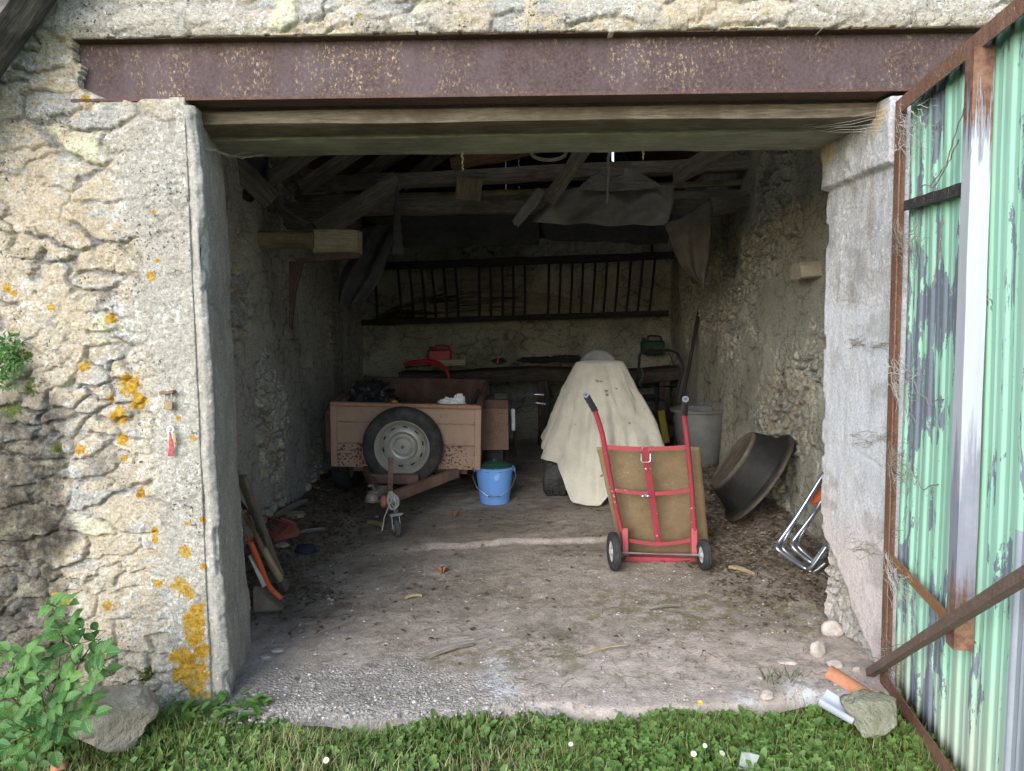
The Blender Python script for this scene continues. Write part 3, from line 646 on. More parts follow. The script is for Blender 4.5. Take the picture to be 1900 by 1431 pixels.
M_CHROME = m_plain('tube_chrome', (.36, .40, .46), (.56, .60, .67), 14, .34, .9, .15, .0006)
M_RED = m_paint('red_frame_paint', (.37, .038, .060), (.16, .06, .055), .8, .5, chips=.93, chipcol=(.55, .5, .45))
M_GRIP = m_plain('grip_rubber', (.02, .02, .025), (.09, .085, .09), 60, .7)
def m_board():
    n = NT('hardboard'); c = n.mix(n.ramp(n.noise(3, 6, .7), [(.35, 0), (.65, 1)]), (.16, .11, .06), (.28, .20, .12)); c = n.mix(n.ramp(n.noise(160, 3, .7), [(.4, .35), (.6, 0)]), c, (.10, .07, .04))
    sc_ = n.math('ABSOLUTE', n.math('SUBTRACT', n.noise(4.5, 2, .5, dist=2.5), .5)); c = n.mix(n.math('MULTIPLY', n.ramp(sc_, [(0, .7), (.004, 0)]), n.ramp(n.noise(5, 2, .5), [(.5, 0), (.6, 1)])), c, (.42, .34, .24))
    return n.out(c, .75, nrm=n.bump(n.noise(90, 3, .6), .3, .001), spec=.25)
M_BOARD = m_board()
M_BLUE = m_plain('blue_plastic', (.17, .38, .86), (.20, .42, .90), 4, .38, bump=.05, spec=.5)
M_GREEN = m_plain('dark_green_net', (.012, .05, .035), (.04, .12, .085), 60, .6, bump=.8, bd=.004)
def m_blanket():
    n = NT('cream_blanket'); f = n.noise(90, 4, .8); g = n.noise(3.5, 5, .65)
    c = n.mix(n.ramp(g, [(.4, 0), (.7, 1)]), (.68, .645, .545), (.52, .49, .41)); c = n.mix(n.ramp(f, [(.3, .4), (.6, 0)]), c, (.46, .41, .31))
    c = n.mix(n.ramp(n.noise(17, 2, .5), [(.70, 0), (.74, .8)]), c, (.16, .11, .06))
    wv = n.noise(260, 2, .6)
    return n.out(c, .95, nrm=n.bump(n.math('ADD', wv, f), .8, .004), spec=.1, Sheen_Weight=.3)
M_BLANK = m_blanket()
M_TARP = m_plain('dusty_tarp', (.16, .15, .13), (.27, .25, .225), 7, .55, bump=.6, bd=.006)
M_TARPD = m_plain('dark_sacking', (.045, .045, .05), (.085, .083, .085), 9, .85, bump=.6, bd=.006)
M_TRUG = m_plain('grey_bucket_plastic', (.10, .105, .10), (.17, .165, .155), 5, .6, bump=.2)
def m_basin():
    n = NT('dusty_black_tub'); 
    c = n.mix(n.ramp(n.noise(4, 6, .7), [(.45, 0), (.75, 1)]), (.006, .006, .008), (.022, .021, .020)); c = n.mix(n.math('MULTIPLY', n.attr('dust'), n.ramp(n.noise(12, 5, .75), [(.28, 1), (.62, .35)])), c, (.20, .165, .12))
    return n.out(c, .7, nrm=n.bump(n.noise(30, 5, .75), .6, .006), spec=.25)
M_BASIN = m_basin()
M_REDP = m_plain('red_plastic', (.38, .018, .035), (.50, .03, .05), 9, .45, spec=.45)
M_ORANGE = m_paint('orange_paint', (.62, .10, .035), (.3, .1, .06), .4, .5, chips=.88, chipcol=(.12, .08, .06))
M_HANDLE = m_wood('ash_handle', (.30, .22, .13), (.48, .37, .23), (.2, .15, .1))
M_STONEB = m_plain('boulder_stone', (.24, .195, .15), (.50, .45, .37), 11, .95, bump=1, bd=.02, det=8)
M_STONEM = m_plain('lichened_stone', (.15, .15, .09), (.36, .35, .28), 14, .95, bump=1, bd=.02, det=8)
M_PALE = m_plain('pale_limestone', (.34, .29, .25), (.62, .56, .51), 24, .95, bump=.9, bd=.006)
M_TERRA = m_plain('terracotta', (.36, .14, .075), (.50, .24, .14), 18, .8, bump=.4)
M_FIBRE = m_plain('grey_fibre_tile', (.36, .40, .46), (.52, .55, .60), 15, .85, bump=.5)
M_WEB = m_plain('dusty_web', (.34, .32, .28), (.55, .53, .50), 40, .95)
M_WEBD = m_plain('dirty_web', (.20, .17, .13), (.36, .32, .27), 40, .95)
M_WHITE = m_plain('white_plastic', (.62, .63, .64), (.78, .79, .80), 8, .5)

# ------------------------------------------------------------------ trailer
TO = Vector((-.845, 5.70, .125))
trailer = empty('trailer', TO, 'small brown painted box trailer with a spare wheel on its front panel', 'trailer')
TM = Matrix.Translation(TO) @ Matrix.Rotation(RAD(-1.5), 4, 'Z') @ Matrix.Rotation(RAD(4.3), 4, 'X') @ Matrix.Rotation(RAD(2.0), 4, 'Y')
def TB(): m = MB(); m.M = TM; return m
W2, L_, Z0, Z1 = .57, 1.37, .295, .80
mb = TB(); gv = []
zs = [Z0+.03, Z0+.05]
prof = [(.008, Z0+.186), (.012, Z0+.19), (.002, Z0+.196), (.002, Z0+.35), (.010, Z0+.356), (.002, Z0+.362), (.002, Z1-.02), (.03, Z1-.02), (.03, Z0+.186)]
mb.prism(prof, -W2+.03, W2-.03, 'x'); mb.build('front_panel', M_TRAIL, trailer, smooth=False)
mb = TB(); mb.prism([(0, Z0), (0, Z0+.18), (.012, Z0+.185), (.03, Z0+.185), (.03, Z0)], -W2+.03, W2-.03, 'x'); mb.build('lower_panel', M_TRAILR, trailer, smooth=False)
for sx in (-1, 1):
    mb = TB(); mb.box((sx*(W2-.012), .012, (Z0+Z1)/2), (.05, .045, Z1-Z0)); mb.build('corner_post', M_TRAIL, trailer, bevel=.006)
    mb = TB(); pr = [(sx*(W2-.005), Z0), (sx*(W2-.005), Z1), (sx*(W2-.028), Z1), (sx*(W2-.028), Z0)]
    mb.prism(pr, .035, L_); mb.build('side_panel', M_TRAIL, trailer, smooth=False)
mb = TB(); mb.box((0, -.004, Z1-.006), (2*W2+.02, .05, .03)); mb.build('top_rim', m_rust('chipped_rim', (.40, .23, .16), (.32, .17, .11), (.36, .2, .13), (.08, .04, .03), 1.0), trailer, bevel=.005)
for sx in (-1, 1):
    mb = TB(); mb.box((sx*(W2-.012), L_/2, Z1), (.035, L_, .022)); mb.build('side_rim', M_RUSTP, trailer, bevel=.004)
mb = TB(); mb.box((0, L_, (Z0+Z1)/2), (2*W2-.02, .025, Z1-Z0)); mb.box((0, L_-.005, Z1-.01), (2*W2, .045, .03)); mb.box((0, L_-.02, Z0+.30), (2*W2-.1, .02, .02)); mb.build('tailboard', m_rust('dark_trailer_rust', (.07, .035, .028), (.16, .09, .065), (.12, .07, .055), (.3, .2, .13), .5), trailer, smooth=False)
mb = TB(); mb.box((0, L_/2, Z0+.02), (2*W2-.07, L_-.05, .02)); mb.build('bed', M_RUSTP, trailer, smooth=False)
# hitch frame
mb = TB(); mb.beam((-.32, .02, Z0-.028), (-.085, -.58, .235), .04, .075, 4, .001, 1, wane=.05); mb.beam((.40, .02, Z0-.028), (-.02, -.58, .235), .04, .075, 4, .001, 2, wane=.05)
mb.box((-.05, -.20, .268), (.36, .05, .07)); mb.box((.02, .12, Z0-.03), (.9, .05, .06)); mb.build('hitch_frame', M_RUSTP, trailer, bevel=.004)
# spare wheel
tm = TM @ Matrix.Translation((-.005, -.085, .49)) @ Matrix.Rotation(RAD(90), 4, 'X')
mb = MB(); pr = [(.198, -.05), (.225, -.066), (.262, -.07), (.285, -.064), (.300, -.045), (.306, -.02), (.306, .02), (.300, .045), (.286, .062), (.280, .062), (.276, .066), (.262, .070), (.232, .068), (.226, .064), (.212, .062), (.200, .052)]
mb.lathe(pr, 64, tm, closed=True); sp = mb.build('spare_wheel', M_RUBD, trailer)
mb = MB(); mb.lathe([(.206, .03), (.211, .062), (.205, .068), (.197, .062), (.193, .040), (.182, .030), (.178, .000), (.168, -.012), (.152, .004), (.136, .020), (.118, .024), (.108, .014), (.102, -.012), (.088, -.018), (.072, -.012), (.062, .004), (.0, .004)], 64, tm)
rim = mb.build('rim', M_RIM, sp)
mb = MB()
SLOTS = 10
for k in range(SLOTS):
    a = 2*math.pi*k/10+.2; mb = MB(); m = tm @ Matrix.Rotation(a, 4, 'Z') @ Matrix.Translation((.152, 0, .007)) @ Matrix.Rotation(RAD(-42), 4, 'Y') @ Matrix.Diagonal((.5, 1.05, .25, 1)); mb.lathe([(.018, -.004), (.018, .008), (0, .010)], 14, m); mb.build('slot', M_DARK, sp)
mb = MB()
for k in range(3):
    a = 2*math.pi*k/3+1.25; m = tm @ Matrix.Rotation(a, 4, 'Z') @ Matrix.Translation((.066, 0, -.004)); mb = MB(); mb.lathe([(.015, 0), (.015, .006), (.009, .006), (.009, .002), (.0, .002)], 14, m); mb.build('bolt_seat', M_METAL, sp)
mb = MB(); mb.M = tm @ Matrix.Rotation(RAD(-32), 4, 'Z'); mb.box((0, 0, .020), (.105, .040, .006)); mb.build('clamp_plate', M_RIM, sp, bevel=.002)
mb = MB(); mb.lathe([(.012, .02), (.012, .036), (.008, .038), (0, .038)], 6, tm); mb.M = None; mb.build('clamp_nut', M_RUSTP, sp)
# upright strap, coupling, jockey wheel
mb = MB(); mb.beam(at(724, 912, 5.13), at(725, 850, 5.10), .034, .010, 4, .001, 2, up=Vector((0, 1, 0)), wane=.05); mb.build('upright_strap', M_RUSTP, trailer)
cp = at(693, 925, 5.02)
mb = MB(); mb.lathe([(.0, .045), (.024, .040), (.040, .022), (.046, 0), (.046, -.010), (.058, -.014), (.056, -.020), (.0, -.020)], 24, Matrix.Translation(cp+Vector((-.01, 0, 0)))); mb.beam(cp+Vector((-.01, .01, .02)), cp+Vector((.045, .16, .03)), .07, .055, 4, .002, 3, wane=.2)
cpl = mb.build('coupling', m_rust('worn_coupling', (.16, .13, .11), (.30, .27, .23), (.22, .18, .15), (.3, .12, .05), .9, .4), trailer, bevel=.003)
mb = MB(); mb.tube(curve_pts([cp+Vector((0, .06, .04)), cp+Vector((-.01, .02, .085)), cp+Vector((-.03, -.02, .09))], 4), .009, 8); mb.build('coupling_lever', M_METAL, trailer)
mb = MB(); mb.blob(at(713, 930, 5.05), (.03, .04, .05), 5, .3, 2, 2); mb.build('rusty_clamp', m_rust('red_rust', (.25, .09, .05), (.42, .20, .11), (.3, .12, .07)), trailer)
jw = at(735, 974, 4.96); jw.z = fz(jw.x, jw.y)+.062
mj = Matrix.Translation(jw) @ Matrix.Rotation(RAD(28), 4, 'Z')
mb = MB(); mb.lathe([(.030, -.016), (.052, -.018), (.060, -.010), (.062, 0), (.060, .010), (.052, .018), (.030, .016)], 32, mj @ Matrix.Rotation(RAD(90), 4, 'Y'), closed=True); jj = mb.build('jockey_wheel', m_plain('grey_rubber', (.06, .06, .06), (.13, .13, .125), 30, .7), trailer)
mb = MB(); mb.lathe([(0, -.022), (.016, -.022), (.030, -.014), (.030, .014), (.016, .022), (0, .022)], 20, mj @ Matrix.Rotation(RAD(90), 4, 'Y')); mb.build('hub', M_METAL, jj)
mb = MB(); mb.M = mj
for sx in (-1, 1): mb.beam((sx*.028, 0, -.008), (sx*.026, .03, .085), .038, .005, 3, .0005, 1, up=Vector((1, 0, 0)), wane=.1)
mb.box((0, .03, .088), (.075, .07, .008)); mb.box((0, -.01, .10), (.09, .012, .012)); mb.M = None
mb.tube([jw+Vector((0, .03, .085)), at(724, 912, 5.06)], .017, 12); mb.build('jockey_fork', M_METAL, trailer, bevel=.001)
mb = MB(); c0_ = at(724, 925, 4.98); pts = []
for k in range(64):
    a = k/64*2*math.pi*3.5; pts.append(c0_+Vector((.026*math.cos(a)+k*.0006, .012*math.sin(a*.5), .052*math.sin(a)-.02+.01*math.sin(k*.3))))
pts += [at(713, 960, 4.99), at(709, 985, 4.97)]
mb.tube(pts, .0042, 6); mb.build('cable', m_plain('grey_cable', (.40, .39, .36), (.55, .54, .50), 20, .6), trailer)
# road wheels and mudguards
for sx, nm in ((1, 'r'), (-1, 'l')):
    wx = TO.x+sx*(W2+.125)-(sx < 0)*-.09; wy = TO.y+.65; wz = fz(wx, wy)+.275
    mw = Matrix.Translation((wx, wy, wz)) @ Matrix.Rotation(RAD(90), 4, 'Y')
    mb = MB(); mb.lathe([(.19, -.05), (.22, -.068), (.262, -.068), (.275, -.045), (.278, 0), (.275, .045), (.262, .068), (.22, .068), (.19, .05)], 48, mw, closed=True); wh = mb.build('wheel', M_RUBBER, trailer)
    mb = MB(); mb.lathe([(.192, .04), (.15, .02), (.06, .03), (0, .03)], 32, mw); mb.build('rim', M_RIM, wh)
    x0, x1 = (wx-.10, wx+.115) if sx > 0 else (wx-.08, wx+.02)
    oz = fz(wx, wy)
    ou = [(wy-.36, oz+.38), (wy-.34, oz+.715), (wy-.22, oz+.775), (wy+.25, oz+.775), (wy+.38, oz+.70), (wy+.39, oz+.42)]
    inn = [(wy+.38, oz+.42), (wy+.37, oz+.695), (wy+.245, oz+.765), (wy-.215, oz+.765), (wy-.33, oz+.708), (wy-.35, oz+.38)]
    mb = MB(); mb.prism(ou+inn, x0, x1, 'x'); mb.build('mudguard', M_RUSTP, trailer, smooth=False)
mb = MB(); a = at(930, 735, 6.15); mb.box(a, (.11, .08, .06)); mb.build('lamp', m_plain('black_lamp', (.02, .02, .022), (.05, .05, .05)), trailer, bevel=.01)
mb = MB(); a = at(952, 779, 6.2); mb.box(a, (.035, .03, .19)); mb.build('reflector', m_plain('pale_reflector', (.5, .52, .54), (.68, .70, .72), 12, .3), trailer, bevel=.012)
# trailer load
mb = TB(); rr = random.Random(5)
for k in range(240):
    x, y = rr.uniform(-.5, .5), rr.uniform(.1, 1.3); z = Z0+.05+.26*sst(-.2, .35, x)*.8+.06*rr.random(); l = rr.uniform(.05, .35); a = rr.uniform(0, 6.3)
    mb.tube([(x, y, z), (min(.52, max(-.52, x+l*math.cos(a)*.5)), min(1.33, max(.05, y+l*math.sin(a)*.5)), z+rr.uniform(-.03, .08))], rr.uniform(.002, .007), 5)
for k in range(60):
    mb.blob((rr.uniform(-.5, .5), rr.uniform(.1, 1.25), Z0+.08+.12*rr.random()), (.09, .09, .06), k, .3, 2, 1)
tag(mb.build('twig_rubbish', m_plain('rubbish_brown', (.03, .025, .02), (.10, .08, .055), 30, .9)), 'twigs and dark rubbish filling the trailer box', 'rubbish', None, 'stuff')
def crumple(mb, c, r, seed, M=None):
    bm = bmesh.new(); bmesh.ops.create_icosphere(bm, subdivisions=4, radius=1)
    P = np.array([v.co[:] for v in bm.verts]); fs = [tuple(v.index for v in f.verts) for f in bm.faces]; bm.free()
    d = 1+.55*np.abs(fbm(P[:, 0]*3+seed, P[:, 1]*3, P[:, 2]*3, 3, seed)-.5)*2-.5*np.abs(vn(P[:, 0]*7, P[:, 1]*7+seed, P[:, 2]*7, seed+1)-.5)
    P = P*d[:, None]*np.array(r); mb.add([Vector(p)+Vector(c) for p in P], fs)
mb = TB(); crumple(mb, (-.32, .28, Z1-.02), (.17, .20, .15), 3); crumple(mb, (-.20, .16, Z1-.05), (.12, .12, .11), 8)
tag(mb.build('rubbish_bag', m_plain('black_film', (.012, .012, .014), (.03, .03, .034), 12, .22, spec=.6, bump=.6, bd=.01)), 'shiny black plastic bag in the front left corner of the trailer', 'bag')
mb = TB(); crumple(mb, (.33, .10, Z1-.005), (.085, .06, .045), 5); crumple(mb, (.40, .12, Z1+.012), (.045, .04, .055), 9)
tag(mb.build('crumpled_tub', M_WHITE), 'crumpled white plastic tub lying at the front right of the trailer load', 'tub')
mb = TB(); mb.blob((-.10, .07, Z1-.01), (.035, .03, .03), 3, .2); tag(mb.build('yellow_sponge', m_plain('yellow_foam', (.5, .28, .03), (.62, .38, .06), 20)), 'small yellow lump beside the black bag in the trailer', 'sponge')
mb = TB(); mb.beam((.46, .14, Z1-.12), (.58-.05, .42, Z1+.06), .03, .02, 6, .003, 2); tag(mb.build('black_stick', M_BLACKW), 'dark flat stick leaning at the right end of the trailer load', 'stick')
mb = TB(); mb.beam((-W2-.01, .75, Z1+.02), (-W2-.01, 1.3, Z1+.02), .03, .02, 6, .003, 2); tag(mb.build('slat', M_OLDL), 'pale slat lying along the left rim of the trailer', 'slat')
# chrome tubes behind the trailer
mb = MB(); mb.tube(curve_pts([at(945, 752, 7.25), at(958, 742, 7.2), at(975, 734, 7.15), at(992, 732, 7.1), at(1009, 733, 7.1)]), .012, 10)
mb.tube(curve_pts([at(949, 764, 7.25), at(960, 757, 7.2), at(978, 749, 7.15), at(995, 748, 7.1), at(1012, 750, 7.1)]), .012, 10); mb.tube([at(945, 752, 7.25), at(941, 800, 7.4), (at(941, 850, 7.6).x, 7.6, fz(0, 7.6)+.01)], .012, 10); mb.tube([at(949, 764, 7.25), at(955, 810, 7.4), (at(958, 850, 7.6).x, 7.6, fz(0, 7.6)+.01)], .012, 10)
tag(mb.build('tube_stand', M_CHROME), 'bent chrome tubes poking out behind the trailer mudguard', 'frame')

# ------------------------------------------------------------------ blue bucket
bp = Vector((at(918, 925, 5.80).x, 5.80, 0)); bp.z = fz(bp.x, bp.y)
t = empty('bucket', bp, 'light blue plastic bucket on the floor beside the trailer', 'bucket')
mb = MB(); mb.lathe([(0, .004), (.108, .004), (.113, .0), (.118, .012), (.148, .268), (.160, .270), (.161, .284), (.150, .290), (.144, .284), (.112, .02), (0, .02)], 48, Matrix.Translation(bp)); mb.build('bucket_body', M_BLUE, t)
mb = MB(); mb.lathe([(.024, -.01), (.024, .004), (.0, .005)], 20, Matrix.Translation(bp+Vector((.02, -.139, .245))) @ Matrix.Rotation(RAD(82), 4, 'X') @ Matrix.Diagonal((1, 2.0, 1, 1))); mb.build('spout', M_BLUE, t)
mb = MB(); hp = [bp+Vector((-.158, 0, .262)), bp+Vector((-.172, -.05, .22)), bp+Vector((-.135, -.125, .145)), bp+Vector((-.05, -.165, .085)), bp+Vector((.05, -.165, .085)), bp+Vector((.135, -.125, .145)), bp+Vector((.172, -.05, .22)), bp+Vector((.158, 0, .262))]
mb.tube(hp, .0028, 6); hd = mb.build('bail', M_METAL, t)
mb = MB(); mb.tube([bp+Vector((-.05, -.167, .085)), bp+Vector((.05, -.167, .085))], .0075, 10); mb.build('bail_grip', M_WHITE, hd)
for sx in (-1, 1):
    mb = MB(); mb.box(bp+Vector((sx*.158, 0, .262)), (.014, .03, .03)); mb.build('bail_lug', M_BLUE, t, bevel=.003)
mb = MB(); mb.lathe([(.145, -.02), (.140, .008), (.11, .028), (.06, .042), (.02, .046), (.012, .062), (0, .066)], 40, Matrix.Translation(bp+Vector((0, 0, .285))), fn=lambda a, z: 1+.05*math.sin(a*9)*(z < .05)); tag(mb.build('green_lid', M_GREEN), 'dark green domed net bundle sitting in the blue bucket', 'lid')

# ------------------------------------------------------------------ ride-on mower under the blanket
MC = Vector((.76, 6.45, 0)); MC.z = fz(MC.x, MC.y)
t = empty('garden_tractor', MC, 'small garden tractor hidden under the cream blanket, one knobbly tyre showing', 'tractor')
for sx, r_, wd, dy in ((-1, .170, .20, -.47), (1, .170, .20, -.47), (-1, .15, .13, .75), (1, .15, .13, .75)):
    wx = MC.x+sx*((.345+.07*(sx < 0)) if dy < 0 else .30); mw = Matrix.Translation((wx, MC.y+dy, fz(wx, MC.y+dy)+r_*1.0)) @ Matrix.Rotation(RAD(90), 4, 'Y')
    mb = MB(); h = wd/2; mb.lathe([(r_*.5, -h*.8), (r_*.8, -h), (r_*.95, -h*.85), (r_, -h*.5), (r_, 0), (r_, h*.5), (r_*.95, h*.85), (r_*.8, h), (r_*.5, h*.8)], 48, mw, closed=True)
    for k in range(26):
        for q in (-1, 0, 1):
            a = 2*math.pi*(k+.5*(q == 0))/26; mb.M = mw @ Matrix.Rotation(a, 4, 'Z'); mb.box((r_+.001, 0, q*h*.55), (.016, r_*.13, h*.42)); mb.M = None
    wh = mb.build('wheel', M_RUBD, t)
    mb = MB(); mb.lathe([(r_*.52, h*.7), (r_*.4, h*.2), (0, h*.2)], 24, mw); mb.lathe([(r_*.52, -h*.7), (r_*.4, -h*.2), (0, -h*.2)], 24, mw); mb.build('rim', M_RIM, wh)
mb = MB(); mb.box((MC.x, MC.y+.15, MC.z+.33), (.42, 1.2, .2)); mb.box((MC.x, MC.y-.28, MC.z+.42), (.44, .45, .12)); mb.build('chassis', M_RUSTP, t, bevel=.03)
mb = MB(); mb.box((MC.x, MC.y+.72, MC.z+.56), (.42, .62, .32)); mb.build('bonnet', m_paint('green_bonnet', (.04, .12, .05)), t, bevel=.06)
mb = MB(); mb.box((MC.x, MC.y-.18, MC.z+.58), (.38, .36, .10)); mb.build('seat', M_GRIP, t, bevel=.035)
def seatb(u, v):
    a = (u-.5)*2; return Vector((MC.x-.01+.175*a*(1-.10*v), MC.y-.10+.05*(1-a*a), MC.z+.62+v*.545-.10*abs(a)**2.6*v))
mb = MB(); mb.grid(seatb, 14, 10); mb.build('seat_back', m_plain('grey_vinyl', (.15, .155, .155), (.22, .225, .22), 10, .6), t, solid=.06, bevel=0, sub=1)
mb = MB(); mb.lathe([(.15, -.01), (.162, 0), (.15, .01), (.14, 0)], 28, Matrix.Translation((MC.x, MC.y+.32, MC.z+.88)) @ Matrix.Rotation(RAD(-35), 4, 'X'), closed=True); mb.tube([(MC.x, MC.y+.32, MC.z+.88), (MC.x, MC.y+.5, MC.z+.6)], .02); mb.build('steering_wheel', M_GRIP, t)
# blanket
def blanket(u, v):
    th = -math.pi*1.05+u*math.pi*2.1        # 0 = towards the door
    c, s_ = math.cos(th), math.sin(th)
    front = max(0, c)
    ztop = 1.055+MC.z-.02*max(0, -c)
    TT = ((-3.5, .40), (-2, .40), (-1.4, .31), (-1.12, .31), (-.74, .275), (-.62, .18), (-.50, .022), (-.16, .015), (-.03, .10), (.3, .17), (.8, .30), (1.25, .37), (2, .40), (3.5, .40))
    hem = float(np.interp(th, [t_[0] for t_ in TT], [t_[1] for t_ in TT]))+MC.z
    z = ztop-(ztop-hem)*v; q = (ztop-z)/1.0
    rx = .195+.395*q**.85-.01*q*(s_ < 0); ry = .10+(.66 if c > 0 else .62)*q**.9
    p = 3.2+.6*min(1, q*1.5); k = (abs(c)**p+abs(s_)**p)**(-1/p)
    fold = .68*(.040*math.sin(th*7+1.1+.8*q)+.030*math.sin(th*12.5+2.2+.5*math.sin(th*12.5))+.016*math.sin(th*21+q*3))*min(1, q*1.6)**1.1
    fold += .03*math.exp(-((th+.30)/.10)**2)*min(1, q*1.5)
    nz = (float(fbm(th*2, z*4, 0, 3, 61))-.5)*.05*min(1, q*3)+(float(fbm(th*6+z*2, z*5-th, 0, 4, 62, .6))-.5)*.035*min(1, q*4)
    r = k+(fold+nz)/.3
    hemw = 0
    x = MC.x-.01+s_*rx*k+s_*(fold+nz); y = MC.y-.15-c*ry*k-c*(fold+nz)+.12*(c < 0)*q
    if v == 0: z = ztop
    z += .012*math.sin(th*6)*v*v+.02*max(0, 1-q*8)*0
    return Vector((x, y, z))
mb = MB(); NU, NV = 220, 70
mb.grid(blanket, NU, NV)
top = [blanket(i/NU, 0) for i in range(NU+1)]; cx = MC.x; cy = MC.y-.13; base = len(mb.v); rings = 8
vs = []; fs = []
for r_ in range(rings+1):
    k = 1-r_/rings
    for i in range(NU+1): q = top[i]; vs.append(Vector((cx+(q.x-cx)*k, cy+(q.y-cy)*k, q.z+.012*math.sin(math.pi/2*(1-k**1.6)))))
fs = [(r_*(NU+1)+i, r_*(NU+1)+i+1, (r_+1)*(NU+1)+i+1, (r_+1)*(NU+1)+i) for r_ in range(rings) for i in range(NU)]
mb.add(vs, fs)
bl = mb.build('blanket', M_BLANK, solid=.008); tag(bl, 'cream woollen blanket draped over the garden tractor', 'blanket')
bm = bmesh.new(); bm.from_mesh(bl.data); bmesh.ops.remove_doubles(bm, verts=bm.verts, dist=.0012); bm.to_mesh(bl.data); bm.free()

# ------------------------------------------------------------------ red hand truck with a board
ht = empty('hand_truck', (.87, 4.35, fz(.87, 4.35)), 'red two wheeled hand truck standing upright in front of the blanket', 'hand truck')
YB_, YM, YT = 4.36, 4.14, 3.98
lp = [at(1167, 1030, YB_), at(1147, 960, 4.30), at(1133, 890, 4.22), at(1122, 830, YM), at(1116, 800, 4.10), at(1107, 772, 4.06), at(1101, 757, 4.03)]
rp = [at(1292, 1032, YB_), at(1287, 960, 4.30), at(1282, 890, 4.22), at(1276, 830, YM), at(1273, 800, 4.10), at(1270, 775, 4.06), at(1270, 766, 4.04)]
for P, G in ((lp, at(1087, 733, 3.93)), (rp, at(1272, 741, 3.86))):
    mb = MB(); mb.tube(curve_pts(P, 5), .0145, 14); mb.build('rail', M_RED, ht)
    d = (G-P[-1]); n_ = 9; R = [.0165+.0022*(k % 2) for k in range(n_)]
    mb = MB(); mb.tube([P[-1]-d*.25+d*(1.25*k/(n_-1)) for k in range(n_)], R, 14); gr = mb.build('grip', M_GRIP, ht)
    mb = MB(); x_, y_, z_ = frame_of(d); m = Matrix((( x_.x, y_.x, z_.x, G.x), (x_.y, y_.y, z_.y, G.y), (x_.z, y_.z, z_.z, G.z), (0, 0, 0, 1)))
    mb.lathe([(.018, -.004), (.018, .002), (.008, .002), (.008, -.002), (0, -.002)], 16, m); mb.build('grip_end', m_plain('worn_grip_end', (.10, .11, .15), (.17, .18, .22)), gr)
def arc(a, b, sag, n=10, dy=0): return [a.lerp(b, k/n)+Vector((0, dy*math.sin(math.pi*k/n), -sag*math.sin(math.pi*k/n))) for k in range(n+1)]
for a, b, sg in ((at(1122, 829, YM), at(1276, 829, YM), .012), (at(1139, 909, 4.24), at(1283, 909, 4.24), .022), (at(1155, 1000, 4.34), at(1290, 1000, 4.34), .03)):
    mb = MB(); pts = arc(a, b, sg)
    for i in range(len(pts)-1): pass
    vs = []; fs = []
    for q in pts: vs += [q+Vector((0, .002, .011)), q+Vector((0, -.004, .011)), q+Vector((0, -.004, -.011)), q+Vector((0, .002, -.011))]
    for i in range(len(pts)-1):
        for k in range(4): fs.append((i*4+k, i*4+(k+1) % 4, (i+1)*4+(k+1) % 4, (i+1)*4+k))
    mb.add(vs, fs); mb.build('crossbar', M_RED, ht, smooth=False)
mb = MB(); mb.beam(at(1196, 831, YM-.006), at(1222, 1008, 4.345), .034, .007, 8, .0006, 3, up=Vector((0, 1, 0)), wane=.05); mb.build('centre_bar', M_RED, ht)
for (px, py) in ((1197, 870), (1218, 994)):
    mb = MB(); mb.lathe([(.006, 0), (.006, .006), (0, .007)], 10, Matrix.Translation(at(px+1, py, 4.15 if py < 900 else 4.30)) @ Matrix.Rotation(RAD(90), 4, 'X')); mb.build('bolt', M_METAL, ht)
mb = MB(); c_ = at(1198, 849, 4.13); mb.tube([c_+Vector(p) for p in ((-.026, 0, .022), (-.026, -.004, -.018), (-.016, -.006, -.026), (.018, -.006, -.026), (.026, -.004, -.018), (.026, 0, .022))], .0028, 7); mb.build('clasp', M_METAL, ht)
mb = MB(); c_ = at(1198, 919, 4.22); mb.box(c_, (.016, .012, .016)); mb.blob(c_+Vector((-.015, -.006, -.004)), (.012, .005, .007), 1, .1); mb.blob(c_+Vector((.015, -.006, -.004)), (.012, .005, .007), 2, .1); mb.build('wing_nut', M_CHROME, ht)
for P in ((1164, 1), (1292, -1)):
    mb = MB(); mb.beam(at(P[0]-5, 980, 4.33), at(P[0]-4, 1030, 4.30), .034, .04, 4, .0008, 1, up=Vector((0, 1, 0)), wane=.1); mb.build('axle_bracket', m_paint('faded_red_paint', (.40, .06, .08), (.3, .15, .12), .4, .5), ht, bevel=.003)
axl, axr = at(1144, 1026, 4.25), at(1303, 1031, 4.22)
mb = MB(); mb.tube([axl, axr], .0095, 12); mb.build('axle', m_plain('zinc_rod', (.40, .40, .40), (.55, .55, .54), 30, .45, .2), ht)
for c_, wob in ((at(1139, 1022, 4.25), -.08), (at(1306, 1031, 4.22), -.05)):
    r_ = c_.z-fz(c_.x, c_.y)-.004; r_ = max(.09, min(.125, r_)); c_.z = fz(c_.x, c_.y)+r_
    m = Matrix.Translation(c_) @ Matrix.Rotation(RAD(90)+0*wob, 4, 'Y') @ Matrix.Rotation(wob, 4, 'X')
    mb = MB(); mb.lathe([(r_*.55, -.018), (r_*.85, -.024), (r_*.95, -.020), (r_*.985, -.013), (r_*.97, -.010), (r_, -.006), (r_, .006), (r_*.97, .010), (r_*.985, .013), (r_*.95, .020), (r_*.85, .024), (r_*.55, .018)], 40, m, closed=True); wh = mb.build('wheel', M_RUBBER, ht)
    mb = MB(); mb.lathe([(r_*.56, -.014), (r_*.45, -.006), (.018, -.010), (.018, -.026), (0, -.026)], 24, m); mb.lathe([(r_*.56, .014), (r_*.45, .006), (.018, .010), (.018, .026), (0, .026)], 24, m); mb.build('hub', m_plain('grey_hub', (.30, .30, .30), (.45, .45, .44)), wh)
